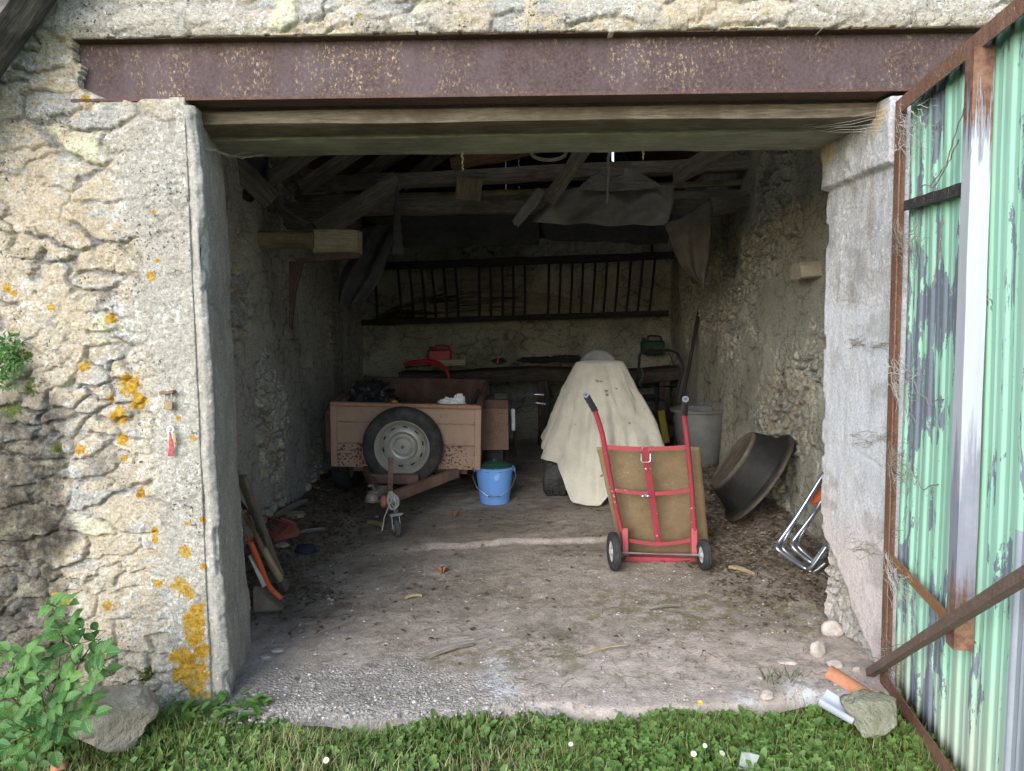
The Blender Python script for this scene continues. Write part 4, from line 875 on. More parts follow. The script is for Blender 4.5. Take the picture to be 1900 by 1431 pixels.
mb = MB(); a, b = at(1160, 1037, 4.37), at(1298, 1041, 4.37); mb.beam(a, b, .012, .03, 3, .0005, 1, wane=.1)
z0 = fz(.87, 4.45)+.012; mb.box(((a.x+b.x)/2, 4.47, z0+.004), (.40, .20, .006)); mb.build('toe_plate', M_RED, ht, bevel=.002)
bv = [at(1108, 830, 4.22), at(1299, 828, 4.22), at(1317, 1012, 4.46), (at(1317, 1038, 4.46)), at(1176, 1030, 4.46), at(1150, 1000, 4.43)]
mb = MB(); nrm = (bv[1]-bv[0]).cross(bv[2]-bv[0]).normalized(); nrm = nrm if nrm.y > 0 else -nrm
quad = [at(1107, 830, 4.22), at(1298, 829, 4.22), at(1317, 1030, 4.46), at(1152, 1027, 4.46)]
def bd(u, v):
    a = quad[0].lerp(quad[1], u); b = quad[3].lerp(quad[2], u); q = a.lerp(b, v)
    e = .0035*(random.random()-.5)*(u in (0, 1) or v in (0, 1)); return q+Vector((e, .0, e))
mb.grid(bd, 24, 24); tag(mb.build('hardboard_sheet', M_BOARD, solid=.006), 'brown hardboard sheet standing on the red hand truck', 'board')

# ------------------------------------------------------------------ tubs
tc = Vector((at(1297, 860, 6.75).x, 6.75, 0)); tc.z = fz(tc.x, tc.y)
mb = MB(); mb.lathe([(0, .01), (.155, .0), (.170, .02), (.225, .34), (.232, .50), (.262, .505), (.266, .53), (.250, .535), (.232, .525), (.218, .34), (.16, .03), (0, .03)], 56, Matrix.Translation(tc), fn=lambda a, z: 1+.015*math.sin(2*a+1)+.004*math.sin(a*9+z*12)*(z < .48))
tag(mb.build('mixing_tub', M_TRUG), 'tall grey plastic builder tub between the blanket and the right wall', 'tub')
bc = at(1358, 853, 5.02); rc = bc+Vector((.81, -.116, -.575)).normalized()*.205; dz = (rc-bc).normalized(); x_, y_, z_ = frame_of(dz)
m = Matrix(((x_.x, y_.x, z_.x, bc.x), (x_.y, y_.y, z_.y, bc.y), (x_.z, y_.z, z_.z, bc.z), (0, 0, 0, 1)))
hB = (rc-bc).length
prof = [(0, .006), (.10, .004), (.205, .004), (.222, -.006), (.234, .002), (.243, .02), (.280, hB*.5), (.312, hB*.9), (.335, hB*.96), (.362, hB), (.368, hB+.016), (.352, hB+.020), (.312, hB*.99), (.28, hB*.7), (.225, .03), (0, .02)]
mb = MB(); mb.lathe(prof, 72, m, fn=lambda a, z: 1+.02*math.sin(2*a+.5)*(z > .05)+.006*math.sin(5*a+z*9))
du = []
for (r_, z) in prof: du += [.75 if (z < .012 and r_ < .24) else (.40 if r_ > .34 else .06)]*72
mb.a['dust'] = du
tag(mb.build('rubber_basin', M_BASIN), 'wide black rubber basin tipped on its side against the right wall', 'basin')

# ------------------------------------------------------------------ folded chairs behind the right jamb
def fold_chair(label, dx, dY, paths):
    t = empty('folding_chair', at(1500, 1050, 4.2)+Vector((dx, dY, -.05)), label, 'chair', 'folded tube chairs behind the right jamb')
    for P, Y0, Y1 in paths:
        n_ = len(P); mb = MB(); mb.tube(curve_pts([at(p[0], p[1], Y0+(Y1-Y0)*(k/(n_-1))) for k, p in enumerate(P)], 5), .0105, 10); mb.build('leg', M_CHROME, t)
    return t
t1 = fold_chair('nearest folded chrome tube chair, its outer leg loop on the litter', 0, 0, [
    (((1533, 872), (1519, 894), (1478, 959), (1446, 1004), (1441, 1013), (1447, 1023), (1489, 1052), (1500, 1055), (1509, 1049), (1533, 1015)), 4.12, 3.93),
    (((1533, 915), (1516, 943), (1507, 957), (1473, 1002), (1470, 1011), (1476, 1021), (1502, 1042), (1511, 1040), (1530, 1015)), 4.14, 3.97)])
t2 = fold_chair('second folded chrome tube chair just behind the nearest one', .02, .06, [
    (((1531, 882), (1480, 959), (1455, 1003), (1452, 1013), (1458, 1024), (1500, 1058), (1510, 1061), (1531, 1045)), 4.16, 3.98),
    (((1531, 925), (1508, 958), (1483, 1000), (1480, 1010), (1485, 1019), (1512, 1040), (1531, 1030)), 4.18, 4.02)])
def fab(u, v):
    a = at(1504, 925, 4.36).lerp(at(1505, 935, 4.36), u); P = [at(1508+26*u, 917-30*u, 4.18), at(1503+30*u, 934-8*u, 4.16), at(1515+20*u, 940-4*u, 4.18)]
    q = P[0].lerp(P[1], min(1, v*2)) if v < .5 else P[1].lerp(P[2], v*2-1); return q
mb = MB(); mb.grid(fab, 6, 12); mb.build('seat_fabric', m_plain('orange_fabric', (.45, .085, .03), (.55, .14, .05), 30, .8), t1, solid=.008)

# ------------------------------------------------------------------ rear: bench, rack, cans
bt = empty('workbench', (.3, 8.35, fz(.3, 8.35)), 'thick wavy edged plank bench along the rear wall', 'workbench')
def benchtop(u, v):
    x = -1.25+3.1*u; z = 1.02+.02*math.sin(x*3+1)+.012*float(vn(x*6, 0, 0, 3)); ye = 8.10+.03*math.sin(x*2.3)+.02*float(vn(x*5, 2, 0, 4))
    prof_ = [(8.66, z-.13), (ye+.02, z-.135), (ye, z-.11), (ye-.005, z-.02), (ye+.02, z), (8.66, z)]
    k = v*5; i = min(4, int(k)); f = k-i; a, b = prof_[i], prof_[i+1]; return Vector((x, a[0]+(b[0]-a[0])*f, a[1]+(b[1]-a[1])*f))
mb = MB(); mb.grid(benchtop, 60, 5); mb.gl = [(p.x, p.y, p.z) for p in mb.v]; M_BENCH = m_wood('dark_bench_wood', (.045, .036, .03), (.13, .105, .085)); mb.build('bench_top', M_BENCH, bt)
for x in (-1.1, .35, 1.7):
    mb = MB(); mb.beam((x, 8.25, fz(x, 8.25)-.02), (x, 8.25, .90), .12, .12, 6, .006, 3, up=Vector((0, 1, 0))); mb.build('leg', M_BENCH, bt)
rk = empty('hay_rack', (.1, 8.4, 1.58), 'long dark wooden hay rack with upright bars on the rear wall', 'hay rack')
mb = MB(); mb.beam(at(672, 599, 8.5), at(1240, 581, 8.5), .06, .065, 30, .005, 3, wane=.25); mb.build('rail', M_BLACKW, rk)
mb = MB(); mb.beam(at(700, 495, 8.15), at(1250, 474, 8.15), .07, .085, 30, .006, 4, wane=.25); mb.build('rail', M_BLACKW, rk)
tx = [168, 298, 365, 432, 490, 560, 625, 760, 825, 893, 955, 1022, 1160, 1227, 1295, 1355, 1425, 1492, 1558, 1628, 1697, 1765]
bx_ = [185, 325, 392, 460, 520, 580, 645, 765, 830, 897, 957, 1022, 1153, 1215, 1280, 1340, 1405, 1470, 1535, 1600, 1663, 1730]
for a, b in zip(tx, bx_):
    pa, pb = 640+a/3.065, 640+b/3.065
    mb = MB(); q0 = at(pa, 494-(pa-700)*.038, 8.16); q1 = at(pb, 598-(pb-674)*.033, 8.49); mb.tube([q0, q0.lerp(q1, .5)+Vector((.004, 0, 0)), q1], [.0135, .015, .0135], 7); mb.build('bar', M_BLACKW, rk)
mb = MB(); mb.beam(at(1210, 452, 8.6), at(1210, 478, 8.3), .03, .03, 3); mb.build('hanger', M_BLACKW, rk)
mb = MB(); rr = random.Random(12)
for k in range(130):
    u0 = rr.uniform(0, .55); u1 = min(1, u0+rr.uniform(.25, .6)); w_ = lambda u: math.sin(math.pi*min(1, max(0, u)))**.7
    hh = rr.random()
    pts = []
    for j in range(5):
        u = u0+(u1-u0)*j/4; px = 690+440*u; py = 592-hh*52*w_(u)-px*0+rr.uniform(-1.5, 1.5)-(px-690)*.022
        pts.append(at(px, py, 8.52+rr.uniform(-.04, .06)))
    mb.tube(pts, rr.uniform(.003, .009), 5)
tag(mb.build('stick_pile', m_wood('dry_sticks', (.16, .13, .10), (.34, .29, .23))), 'pile of thin dry sticks lying in the hay rack', 'sticks', None, 'stuff')
timber('short grey plank lying on the stick pile in the hay rack', at(770, 552, 8.62), at(968, 545, 8.60), .04, .13, M_OLD, 'plank', 'plank')
mb = MB(); a, b = at(822, 497, 8.70), at(943, 540, 8.70)
for k in range(5):
    x0 = a.x+(b.x-a.x)*k/5; x1 = a.x+(b.x-a.x)*(k+1)/5-.006; mb.box(((x0+x1)/2, 8.69, (a.z+b.z)/2), (x1-x0, .03, a.z-b.z))
tag(mb.build('wooden_hatch', M_OLD), 'dark boarded hatch in the rear wall behind the rack bars', 'hatch')
def jerry(name, a, b, Y, dep, mat, label, capdark=True):
    p0, p1 = at(a[0], b[1], Y), at(b[0], a[1], Y); cx, w_, h_ = (p0.x+p1.x)/2, p1.x-p0.x, (p1.z-p0.z)
    t = empty(name, (cx, Y, p0.z), label, 'fuel can'); bh = h_*.72
    mb = MB(); mb.box((cx, Y, p0.z+bh/2), (w_, dep, bh)); mb.build('can_body', mat, t, bevel=.02)
    mb = MB(); z = p0.z+bh-.008; mb.tube(curve_pts([(cx-w_*.22, Y, z), (cx-w_*.17, Y, z+h_*.26), (cx+w_*.1, Y, z+h_*.29), (cx+w_*.36, Y, z+h_*.22), (cx+w_*.42, Y, z)], 5), .011, 8); mb.build('handle', mat, t)
    mb = MB(); mb.lathe([(.024, 0), (.024, .03), (.018, .034), (0, .034)], 14, Matrix.Translation((cx-w_*.38, Y, p0.z+bh))); mb.build('cap', M_GRIP if capdark else mat, t)
    return t
jerry('fuel_can', (795, 640), (837, 670), 8.38, .12, M_REDP, 'red plastic fuel can standing on the bench')
jerry('fuel_can', (1190, 622), (1231, 658), 8.42, .15, m_plain('green_plastic', (.006, .03, .02), (.010, .045, .03), 9, .5), 'dark green fuel can at the right end of the bench')
def box_open(a, b, Y0, Y1, mat, nm, label, cat):
    p0, p1 = at(a[0], b[1], Y0), at(b[0], a[1], Y0); mb = MB(); cx = (p0.x+p1.x)/2; w_ = p1.x-p0.x; z0 = p0.z; h_ = p1.z-p0.z; th = .012
    mb.box((cx, (Y0+Y1)/2, z0+th/2), (w_, Y1-Y0, th)); mb.box((cx, Y0, z0+h_*.32), (w_, th, h_*.64)); mb.box((p0.x, (Y0+Y1)/2, z0+h_/2), (th, Y1-Y0, h_)); mb.box((p1.x, (Y0+Y1)/2, z0+h_/2), (th, Y1-Y0, h_)); tag(mb.build(nm, mat, bevel=.002), label, cat)
box_open((777, 661), (862, 679), 8.24, 8.34, m_wood('pale_crate_wood', (.38, .31, .2), (.52, .44, .3)), 'wooden_tray', 'low pale wooden tray on the bench in front of the red can', 'tray')
mb = MB(); mb.tube(curve_pts([at(750, 676, 8.05), at(783, 671, 8.0), at(808, 673, 7.96), at(822, 681, 7.92), at(831, 694, 7.88), at(834, 712, 7.9)], 6), .024, 12); mb.tube([at(752, 682, 8.1), at(800, 678, 8.06)], .012, 8)
tag(mb.build('hose', M_REDP), 'thick red hose curving down from the bench behind the trailer', 'hose')
mb = MB(); crumple(mb, at(1000, 668, 8.3), (.22, .1, .035), 4); crumple(mb, at(1050, 666, 8.3), (.17, .1, .04), 6); tag(mb.build('dark_bag', m_plain('dark_cloth', (.02, .02, .022), (.05, .05, .055), 14, .7)), 'long crumpled black bag lying in the middle of the bench', 'bag')
mb = MB(); crumple(mb, at(926, 670, 8.25), (.075, .06, .03), 2); tag(mb.build('tool_pouch', m_plain('dark_leather', (.03, .025, .022), (.06, .05, .045), 14, .7)), 'small dark pouch on the bench left of the black bag', 'pouch')
mb = MB(); mb.box(at(924, 669, 8.17), (.018, .012, .06)); tag(mb.build('red_clip', M_REDP), 'tiny red clip on the dark pouch', 'clip')
# mower / tiller behind
M_MOW = m_plain('black_tube', (.008, .008, .009), (.025, .025, .025), 20, .6)
ml = empty('lawn_mower', (1.45, 7.55, fz(1.45, 7.5)), 'dark walk-behind mower with bent tube handles in the rear right corner', 'mower'); YM_ = 7.5
mb = MB(); mb.tube(curve_pts([at(1186, 672, YM_), at(1190, 655, YM_), at(1215, 650, YM_), at(1240, 650, YM_), at(1257, 657, YM_), at(1267, 680, YM_), at(1262, 705, YM_), at(1250, 750, YM_), at(1240, 800, 7.6)], 6), .014, 8); mb.tube([at(1183, 700, YM_), at(1186, 672, YM_)], .014, 8); mb.tube([at(1183, 700, YM_), at(1176, 760, 7.6)], .014, 8); mb.build('handle', M_MOW, ml)
mb = MB(); mb.tube([at(1180, 719, YM_), at(1258, 717, YM_)], .015, 8); mb.tube([at(1217, 718, YM_), at(1219, 790, 7.6)], .02, 8); mb.build('crossbar', M_MOW, ml)
mb = MB(); mb.tube([at(1242, 655, 7.46), at(1250, 678, 7.4), at(1262, 678, 7.4)], .006, 6); mb.build('lever', M_MOW, ml)
mb = MB(); mb.tube([at(1214, 648, 7.46), at(1234, 648, 7.46)], .011, 8); mb.build('handle_sleeve', m_plain('pale_sleeve', (.35, .37, .36), (.5, .52, .5)), ml)
mb = MB(); a = at(1205, 760, 7.75); mb.box(a, (.30, .30, .22)); mb.box(a+Vector((0, 0, -.2)), (.5, .55, .14)); mb.lathe([(.0, .05), (.09, .05), (.10, 0)], 20, Matrix.Translation(a+Vector((0, 0, .11)))); mb.build('engine', m_plain('black_engine', (.015, .015, .016), (.05, .05, .05), 20, .5), ml, bevel=.03)
for dx in (-.3, .3):
    mb = MB(); c_ = Vector((1.45+dx, 7.75, fz(1.45, 7.75)+.10)); mb.lathe([(.04, -.02), (.10, -.02), (.10, .02), (.04, .02)], 24, Matrix.Translation(c_) @ Matrix.Rotation(RAD(90), 4, 'Y'), closed=True); mb.build('wheel', M_RUBBER, ml)
mb = MB(); mb.beam(at(1226, 762, 7.35), at(1236, 822, 7.3), .07, .03, 4, .002, 3, up=Vector((0, 1, 0))); mb.build('chute', m_plain('dull_yellow', (.22, .17, .02), (.34, .27, .04), 12, .6), ml)
mb = MB(); mb.tube([at(1301, 552, 7.6), at(1283, 655, 7.3), at(1262, 760, 7.0), at(1256, 800, 6.95)], [.017, .018, .018, .018], 9)
q = at(1256, 800, 6.95); mb.tube([q, (q.x-.05, 6.85, fz(q.x, 6.85))], .018, 9); tag(mb.build('long_pole', m_wood('dark_pole', (.025, .02, .018), (.07, .058, .048))), 'long dark wooden pole leaning in the rear right corner', 'pole')
mb = MB(); pts = curve_pts([at(1190, 684, 7.35), at(1193, 700, 7.32), at(1186, 712, 7.3), at(1192, 722, 7.3), at(1183, 730, 7.3)], 5); mb.tube(pts, .004, 5); tag(mb.build('twine', m_plain('teal_twine', (.05, .18, .15), (.08, .25, .2))), 'teal twine dangling from the mower handle', 'twine')

# ------------------------------------------------------------------ hanging cloths
def drape(name, A, B, mat, label, cat, amp=.03, nf=3, seed=0, nu=40, nv=40, Y2=None, tip=0):
    """A, B: lists of (px,py,Y) down the left and the right edge"""
    PA, PB = curve_pts([at(*a) for a in A], 8), curve_pts([at(*b) for b in B], 8)
    def s_(P, t): k = t*(len(P)-1); i = min(len(P)-2, int(k)); return P[i].lerp(P[i+1], k-i)
    def f(u, v):
        q = s_(PA, v).lerp(s_(PB, v), u); e = math.sin(math.pi*u)**.5 if 0 < u < 1 else 0
        q.y += amp*math.sin(u*nf*6.28+seed+v*2.5)*(.35+.65*v)+amp*.9*(float(fbm(u*2.5+seed, v*2.5, 0, 3, seed, .4))-.5)*2
        q.z += .02*(float(fbm(u*5+seed, v*1, 0, 2, seed+3))-.5)*2; q.x += .006*(float(fbm(v*9+seed, u*2, 0, 2, seed+7))-.5)*2
        return q
    mb = MB(); mb.grid(f, nu, nv); return tag(mb.build(name, mat, solid=.003), label, cat)
drape('tarp', [(1035, 352, 5.98), (1020, 370, 5.95), (992, 398, 5.92), (980, 412, 5.92)], [(1251, 342, 5.95), (1251, 375, 5.92), (1244, 400, 5.90), (1236, 420, 5.88)], M_TARP, 'large dusty brown tarp hanging over the tie beam', 'tarp', .035, 3, 1)
drape('tarp', [(1082, 338, 5.9), (1075, 350, 5.88), (1068, 356, 5.88)], [(1215, 332, 5.9), (1225, 342, 5.88), (1240, 350, 5.88)], M_TARP, 'rumpled fold of dusty tarp bunched on top of the tie beam', 'tarp', .03, 2, 2)
drape('tarp', [(1117, 312, 5.95), (1100, 325, 5.92), (1085, 342, 5.9)], [(1168, 310, 5.95), (1200, 325, 5.92), (1225, 340, 5.9)], M_TARP, 'peak of the tarp hooked over the upper cross beam', 'tarp', .03, 1.5, 3)
drape('cloth_strip', [(997, 350, 5.80), (972, 382, 5.78), (950, 410, 5.76)], [(1016, 350, 5.82), (992, 388, 5.80), (960, 425, 5.78)], M_TARP, 'twisted strip of cloth hanging left of the large tarp', 'cloth', .01, 1, 4, 10, 24)
drape('sacking', [(1234, 416, 5.8), (1243, 452, 5.78), (1262, 492, 5.76), (1298, 530, 5.74)], [(1318, 374, 5.72), (1318, 430, 5.72), (1314, 500, 5.72), (1304, 536, 5.74)], m_plain('brown_sacking', (.07, .062, .052), (.12, .11, .095), 9, .85, bump=.6, bd=.006), 'pointed brown sacking hanging against the right wall', 'sacking', .035, 2, 5)
drape('dark_sheet_or_shade', [(668, 425, 6.3), (650, 475, 6.25), (628, 520, 6.2), (626, 560, 6.2)], [(742, 418, 6.3), (722, 470, 6.25), (704, 520, 6.2), (668, 572, 6.2)], M_TARPD, 'dark limp sheet hanging behind the pale beam end', 'sheet', .05, 2, 6)
drape('dark_sheet_or_shade', [(425, 285, 5.0), (432, 330, 5.0), (455, 372, 5.0)], [(500, 285, 5.1), (500, 330, 5.1), (492, 374, 5.1)], M_TARPD, 'dark torn sheet in the top left corner inside the lintel', 'sheet', .04, 1.5, 7)
drape('dark_sheet_or_shade', [(668, 400, 6.6), (735, 440, 6.9), (742, 462, 6.95)], [(1000, 395, 6.6), (1000, 440, 6.9), (1000, 455, 6.95)], M_TARPD, 'dark sheet added behind the tie beam, standing for the gable shade', 'sheet', .05, 2, 8)  # added dark sheet: the gable's shade built as geometry below the beam
drape('dark_sheet_or_shade', [(1000, 400, 6.7), (1010, 440, 6.9), (1020, 448, 6.95)], [(1250, 400, 6.6), (1240, 448, 6.8), (1235, 452, 6.95)], M_TARPD, 'dark sheet added behind the large tarp, continuing the gable shade', 'sheet', .05, 2, 9)  # also added: carries the same gable darkness on behind the tarp
M_BRK = m_rust('dark_rust', (.07, .04, .035), (.12, .07, .055), (.09, .055, .05))
br = empty('iron_bracket', at(600, 486, 5.26), 'rusty iron angle bracket under the pale beam end', 'bracket')
p = [at(536, 486, 5.24), at(563, 484, 5.24), at(548, 540, 5.24), at(540, 612, 5.24), at(536, 606, 5.24)]
mb = MB(); mb.add([q for q in p]+[q+Vector((0, .035, 0)) for q in p], [tuple(range(5)), tuple(range(9, 4, -1))]+[(i, 5+i, 5+(i+1) % 5, (i+1) % 5) for i in range(5)]); mb.build('leg', M_BRK, br, smooth=False)
mb = MB(); mb.beam(at(550, 485, 5.25), at(668, 474, 5.25), .05, .035, 6, .002, 2, wane=.08); mb.build('arm', M_BRK, br)
def strands(mb, pts_list, r, jit=.004, seed=0, seg=4):
    rr = random.Random(seed)
    for P in pts_list:
        P = [p+Vector((rr.uniform(-jit, jit), rr.uniform(-jit, jit), rr.uniform(-jit, jit))) for p in curve_pts(P, 4)]; mb.tube(P, r, seg, cap=False)
def hang(name, a, b, r0, r1, mat, label, cat, seed):
    mb = MB(); rr = random.Random(seed); n_ = 12; mb.tube([a.lerp(b, k/n_)+Vector((rr.uniform(-1, 1)*r0*.5, rr.uniform(-1, 1)*r0*.5, 0)) for k in range(n_+1)], [(r0+(r1-r0)*k/n_)*rr.uniform(.7, 1.3) for k in range(n_+1)], 6); tag(mb.build(name, mat), label, cat)
M_STRAW = m_plain('straw', (.30, .23, .12), (.46, .38, .22), 30, .9)
hang('straw_tuft', at(857, 276, 3.45), at(859, 318, 3.45), .009, .001, M_STRAW, 'straw tuft dangling from the lintel left of centre', 'straw', 1)
hang('straw_tuft', at(1192, 266, 3.45), at(1194, 296, 3.45), .008, .002, M_STRAW, 'short straw tuft dangling from the lintel right of the bright chink', 'straw', 2)
hang('dusty_string', at(1131, 268, 4.6), at(1126, 378, 4.6), .009, .005, M_WEBD, 'long dust coated string hanging in front of the large tarp', 'string', 3)
hang('twine', at(884, 405, 6.9), at(885, 466, 6.9), .005, .005, m_plain('teal_cord', (.05, .15, .13), (.08, .2, .17)), 'teal cord hanging under the middle of the tie beam', 'twine', 4)
hang('hanging_cobweb', at(736, 345, 5.6), at(737, 472, 5.6), .008, .045, M_TARPD, 'tall dusty cobweb column hanging beside the slanting brace', 'cobweb', 5)
mb = MB(); mb.tube([at(1018+32*math.cos(a/24*6.28), 284+13*math.sin(a/24*6.28), 4.9) for a in range(24)], .012, 6, closed=True); tag(mb.build('wire_coil', M_WEBD), 'dusty coil hooked under the lintel near its middle', 'coil')
mb = MB(); strands(mb, [[at(372, 268, 2.95), at(400, 278, 3.1), at(440, 292, 3.3), at(485, 288, 3.45), at(512, 278, 3.47)], [at(360, 275, 2.93), at(410, 283, 3.1), at(450, 293, 3.3), at(500, 286, 3.45)], [at(345, 300, 2.89), at(370, 280, 2.93), at(400, 277, 3.1)], [at(430, 290, 3.3), at(470, 282, 3.4), at(520, 276, 3.45)], [at(410, 283, 3.2), at(425, 292, 3.3), at(440, 290, 3.4)]], .0016, .004, 3)
tag(mb.build('cobweb', M_WEB), 'sagging cobweb at the upper left corner of the opening', 'cobweb')
mb = MB(); strands(mb, [[at(1380+30*k, 245-2*k, 3.3), at(1500+9*k, 232+3*k, 3.1), at(1640, 205+7*k, 2.95)] for k in range(6)], .0007, .004, 4)
tag(mb.build('cobweb', M_WEB), 'fine cobweb threads under the lintel at the upper right', 'cobweb')
# ------------------------------------------------------------------ green door leaf, open to the right
DH = Vector((1.520, 2.862, .0)); eu = Vector((-.165, -.986, 0)).normalized(); ew = Vector((-eu.y, eu.x, 0))*-1
if ew.x > 0: ew = -ew
DM = Matrix(((eu.x, ew.x, 0, DH.x), (eu.y, ew.y, 0, DH.y), (0, 0, 1, 0), (0, 0, 0, 1)))
door = empty('metal_door', DH, 'pale green corrugated metal door leaf on a rusty angle frame, standing open', 'door')
def m_door():
    n = NT('peeling_green_paint'); sep = n.nd('ShaderNodeSeparateXYZ'); n.t.links.new(n.attr('gl', 'Vector'), sep.inputs[0]); u, z = sep.outputs[0], sep.outputs[2]
    st = n.noise(1, 6, .72, vec=n.co('@gl', (10, 1, 2.3)), dist=.5); fine = n.noise(1, 4, .7, vec=n.co('@gl', (70, 1, 22)))
    m = n.math('ADD', st, n.math('MULTIPLY', fine, .16))
    blob = n.noise(1, 3, .55, vec=n.co('@gl', (4.5, 1, 1.7)))
    m = n.math('ADD', n.math('MULTIPLY', m, .62), n.math('MULTIPLY', blob, .42))
    m = n.math('ADD', m, n.math('MULTIPLY', n.ramp(u, [(.0, .070), (.33, .058), (.50, .0), (.70, .0), (1, .02)]), n.ramp(z, [(.25, .35), (.40, 1)])))
    k = n.ramp(m, [(.640, 0), (.646, 1)])
    spk = n.ramp(n.math('ADD', n.noise(1, 3, .7, vec=n.co('@gl', (110, 1, 50))), n.math('MULTIPLY', n.noise(1, 2, .6, vec=n.co('@gl', (6, 1, 4))), .25)), [(.83, 0), (.84, 1)])
    g = n.mix(n.noise(1, 4, .7, vec=n.co('@gl', (14, 1, 1.2))), (.31, .59, .43), (.42, .68, .54))
    g = n.mix(n.ramp(n.math('ADD', n.math('SUBTRACT', n.noise(1, 4, .7, vec=n.co('@gl', (7, 1, 1.6))), .5), z), [(.05, .7), (.50, 0)]), g, (.58, .54, .45))
    g = n.mix(n.math('MULTIPLY', n.ramp(u, [(.60, 0), (.75, 1)]), n.ramp(n.noise(1, 3, .6, vec=n.co('@gl', (5, 1, .9), (0, 0, 0))), [(.55, 0), (.75, .4)])), g, (.55, .70, .56))
    g = n.mix(n.math('MULTIPLY', n.ramp(u, [(.62, 0), (.7, 1)]), n.ramp(n.noise(1, 3, .6, vec=n.co('@gl', (9, 2, 1.3))), [(.66, 0), (.76, .6)])), g, (.62, .42, .24))
    zn = n.mix(n.noise(1, 4, .8, vec=n.co('@gl', (60, 1, 60))), (.13, .15, .185), (.28, .31, .36))
    c = n.mix(k, g, zn); c = n.mix(spk, c, (.10, .10, .10))
    gal = n.math('MULTIPLY', n.math('GREATER_THAN', u, .885), n.math('LESS_THAN', z, .93)); c = n.mix(gal, c, n.mix(n.noise(1, 5, .8, vec=n.co('@gl', (30, 1, 12))), (.27, .30, .34), (.45, .48, .53)))
    return n.out(c, .5, nrm=n.bump(n.math('MULTIPLY', k, -1), .6, .002), spec=.4)
M_DOOR = m_door()
def corr(u):
    q = (u/.108) % 1.0
    return .0042*(sst(0, .10, q)-sst(.30, .40, q))*2-.008+.003*(sst(.62, .66, q)-sst(.70, .74, q))
mb = MB(); N1 = 330; vs, gl, fs = [], [], []; NZ = 24
for i in range(N1+1):
    u = .012+1.36*i/N1; w_ = float(corr(u))
    for j in range(NZ+1):
        z = .045+2.29*j/NZ; zz = z+(.006*math.sin(u*40) if j in (0,) else 0); vs.append(DM @ Vector((u, w_+.004*math.sin(z*3+u*2), zz))); gl.append((u, w_, z))
fs = [(i*(NZ+1)+j, (i+1)*(NZ+1)+j, (i+1)*(NZ+1)+j+1, i*(NZ+1)+j+1) for i in range(N1) for j in range(NZ)]
mb.add(vs, fs, gl); mb.build('corrugated_sheet', M_DOOR, door, solid=.0015)
M_DRUST = m_rust('door_frame_rust', (.13, .058, .04), (.27, .14, .085), (.20, .115, .09), (.58, .48, .32), .55, sc=1.3)
def m_stile():
    n = NT('white_smeared_stile'); sep = n.nd('ShaderNodeSeparateXYZ'); n.t.links.new(n.attr('gl', 'Vector'), sep.inputs[0]); z = sep.outputs[0]
    f = n.noise(30, 5, .7); c = n.mix(n.ramp(f, [(.4, 0), (.62, 1)]), (.14, .065, .045), (.27, .15, .10))
    nz = n.noise(1, 5, .7, vec=n.co('@gl', (4, 40, 40)))
    a = n.math('ADD', z, n.math('MULTIPLY', n.math('SUBTRACT', nz, .5), .5))
    c = n.mix(n.ramp(a, [(.06, 0), (.16, .75), (.9, .75), (.92, 0)]), c, n.mix(n.noise(1, 4, .7, vec=n.co('@gl', (3, 60, 60))), (.20, .23, .31), (.40, .45, .55)))
    wh = n.ramp(a, [(.30, 0), (.37, .9), (.86, 1), (.885, 0)])
    c = n.mix(wh, c, n.mix(n.noise(1, 4, .7, vec=n.co('@gl', (3, 60, 60))), (.42, .44, .50), (.60, .60, .61)))
    return n.out(c, .55, nrm=n.bump(f, .4, .003))
def member(name, a, b, w_, d_, mat, up, rise=.045, norm=None, flange=True):
    """angle iron on the sheet: a,b are (u,z); w_ face width, d_ stand-off depth"""
    mb = MB(); mb.M = DM; L = math.hypot(b[0]-a[0], b[1]-a[1]); ux, uz = (b[0]-a[0])/L, (b[1]-a[1])/L; px_, pz_ = -uz*up, ux*up
    def bar(c0, c1, w0, w1, n_=14):
        vs, gl = [], []
        for k in range(n_+1):
            t = k/n_; cu, cz = a[0]+ux*L*t, a[1]+uz*L*t
            for (s_, q) in ((c0, w0), (c1, w0), (c1, w1), (c0, w1)):
                j = (float(vn(t*9, s_*50, q*60, 3))-.5)*.003
                vs.append((cu+px_*(s_+j), q+j*.4, cz+pz_*(s_+j))); gl.append((norm(t) if norm else t*L, s_, q))
        fs = [(k*4+i, k*4+(i+1) % 4, (k+1)*4+(i+1) % 4, (k+1)*4+i) for k in range(n_) for i in range(4)]+[(0, 1, 2, 3), (n_*4+3, n_*4+2, n_*4+1, n_*4)]
        mb.add(vs, fs, gl)
    bar(0, w_, rise-.005, rise); bar(0, .005, rise-d_, rise-.0052)
    return mb.build(name, mat, door, smooth=False)
member('hinge_stile', (-.012, .04), (-.012, 2.335), .055, .04, M_DRUST, -1, .050)
member('top_rail', (.045, 2.338), (1.38, 2.338), .055, .045, M_DRUST, -1, .048)
member('bottom_rail', (.045, .045), (1.38, .045), .060, .045, M_DRUST, 1, .048)
MS = m_stile()
member('middle_stile', (.700, 2.283), (.700, .50), .060, .055, MS, -1, .068, norm=lambda t: 1-t)
member('outer_stile', (1.33, .10), (1.33, 2.28), .05, .045, M_DRUST, -1, .048)
member('upper_cross_rail', (.045, 1.955), (.638, 1.925), .038, .03, m_rust('dark_rail', (.03, .028, .03), (.08, .07, .065), (.05, .045, .045), (.35, .32, .28), .6), -1, .030)
member('lower_cross_rail', (.045, .555), (.69, .520), .040, .035, m_rust('flaking_rail', (.24, .11, .05), (.40, .20, .09), (.30, .17, .09), (.50, .36, .25), .8), 1, .036)
BRA, BRB = (.0, .075), (1.32, .99)
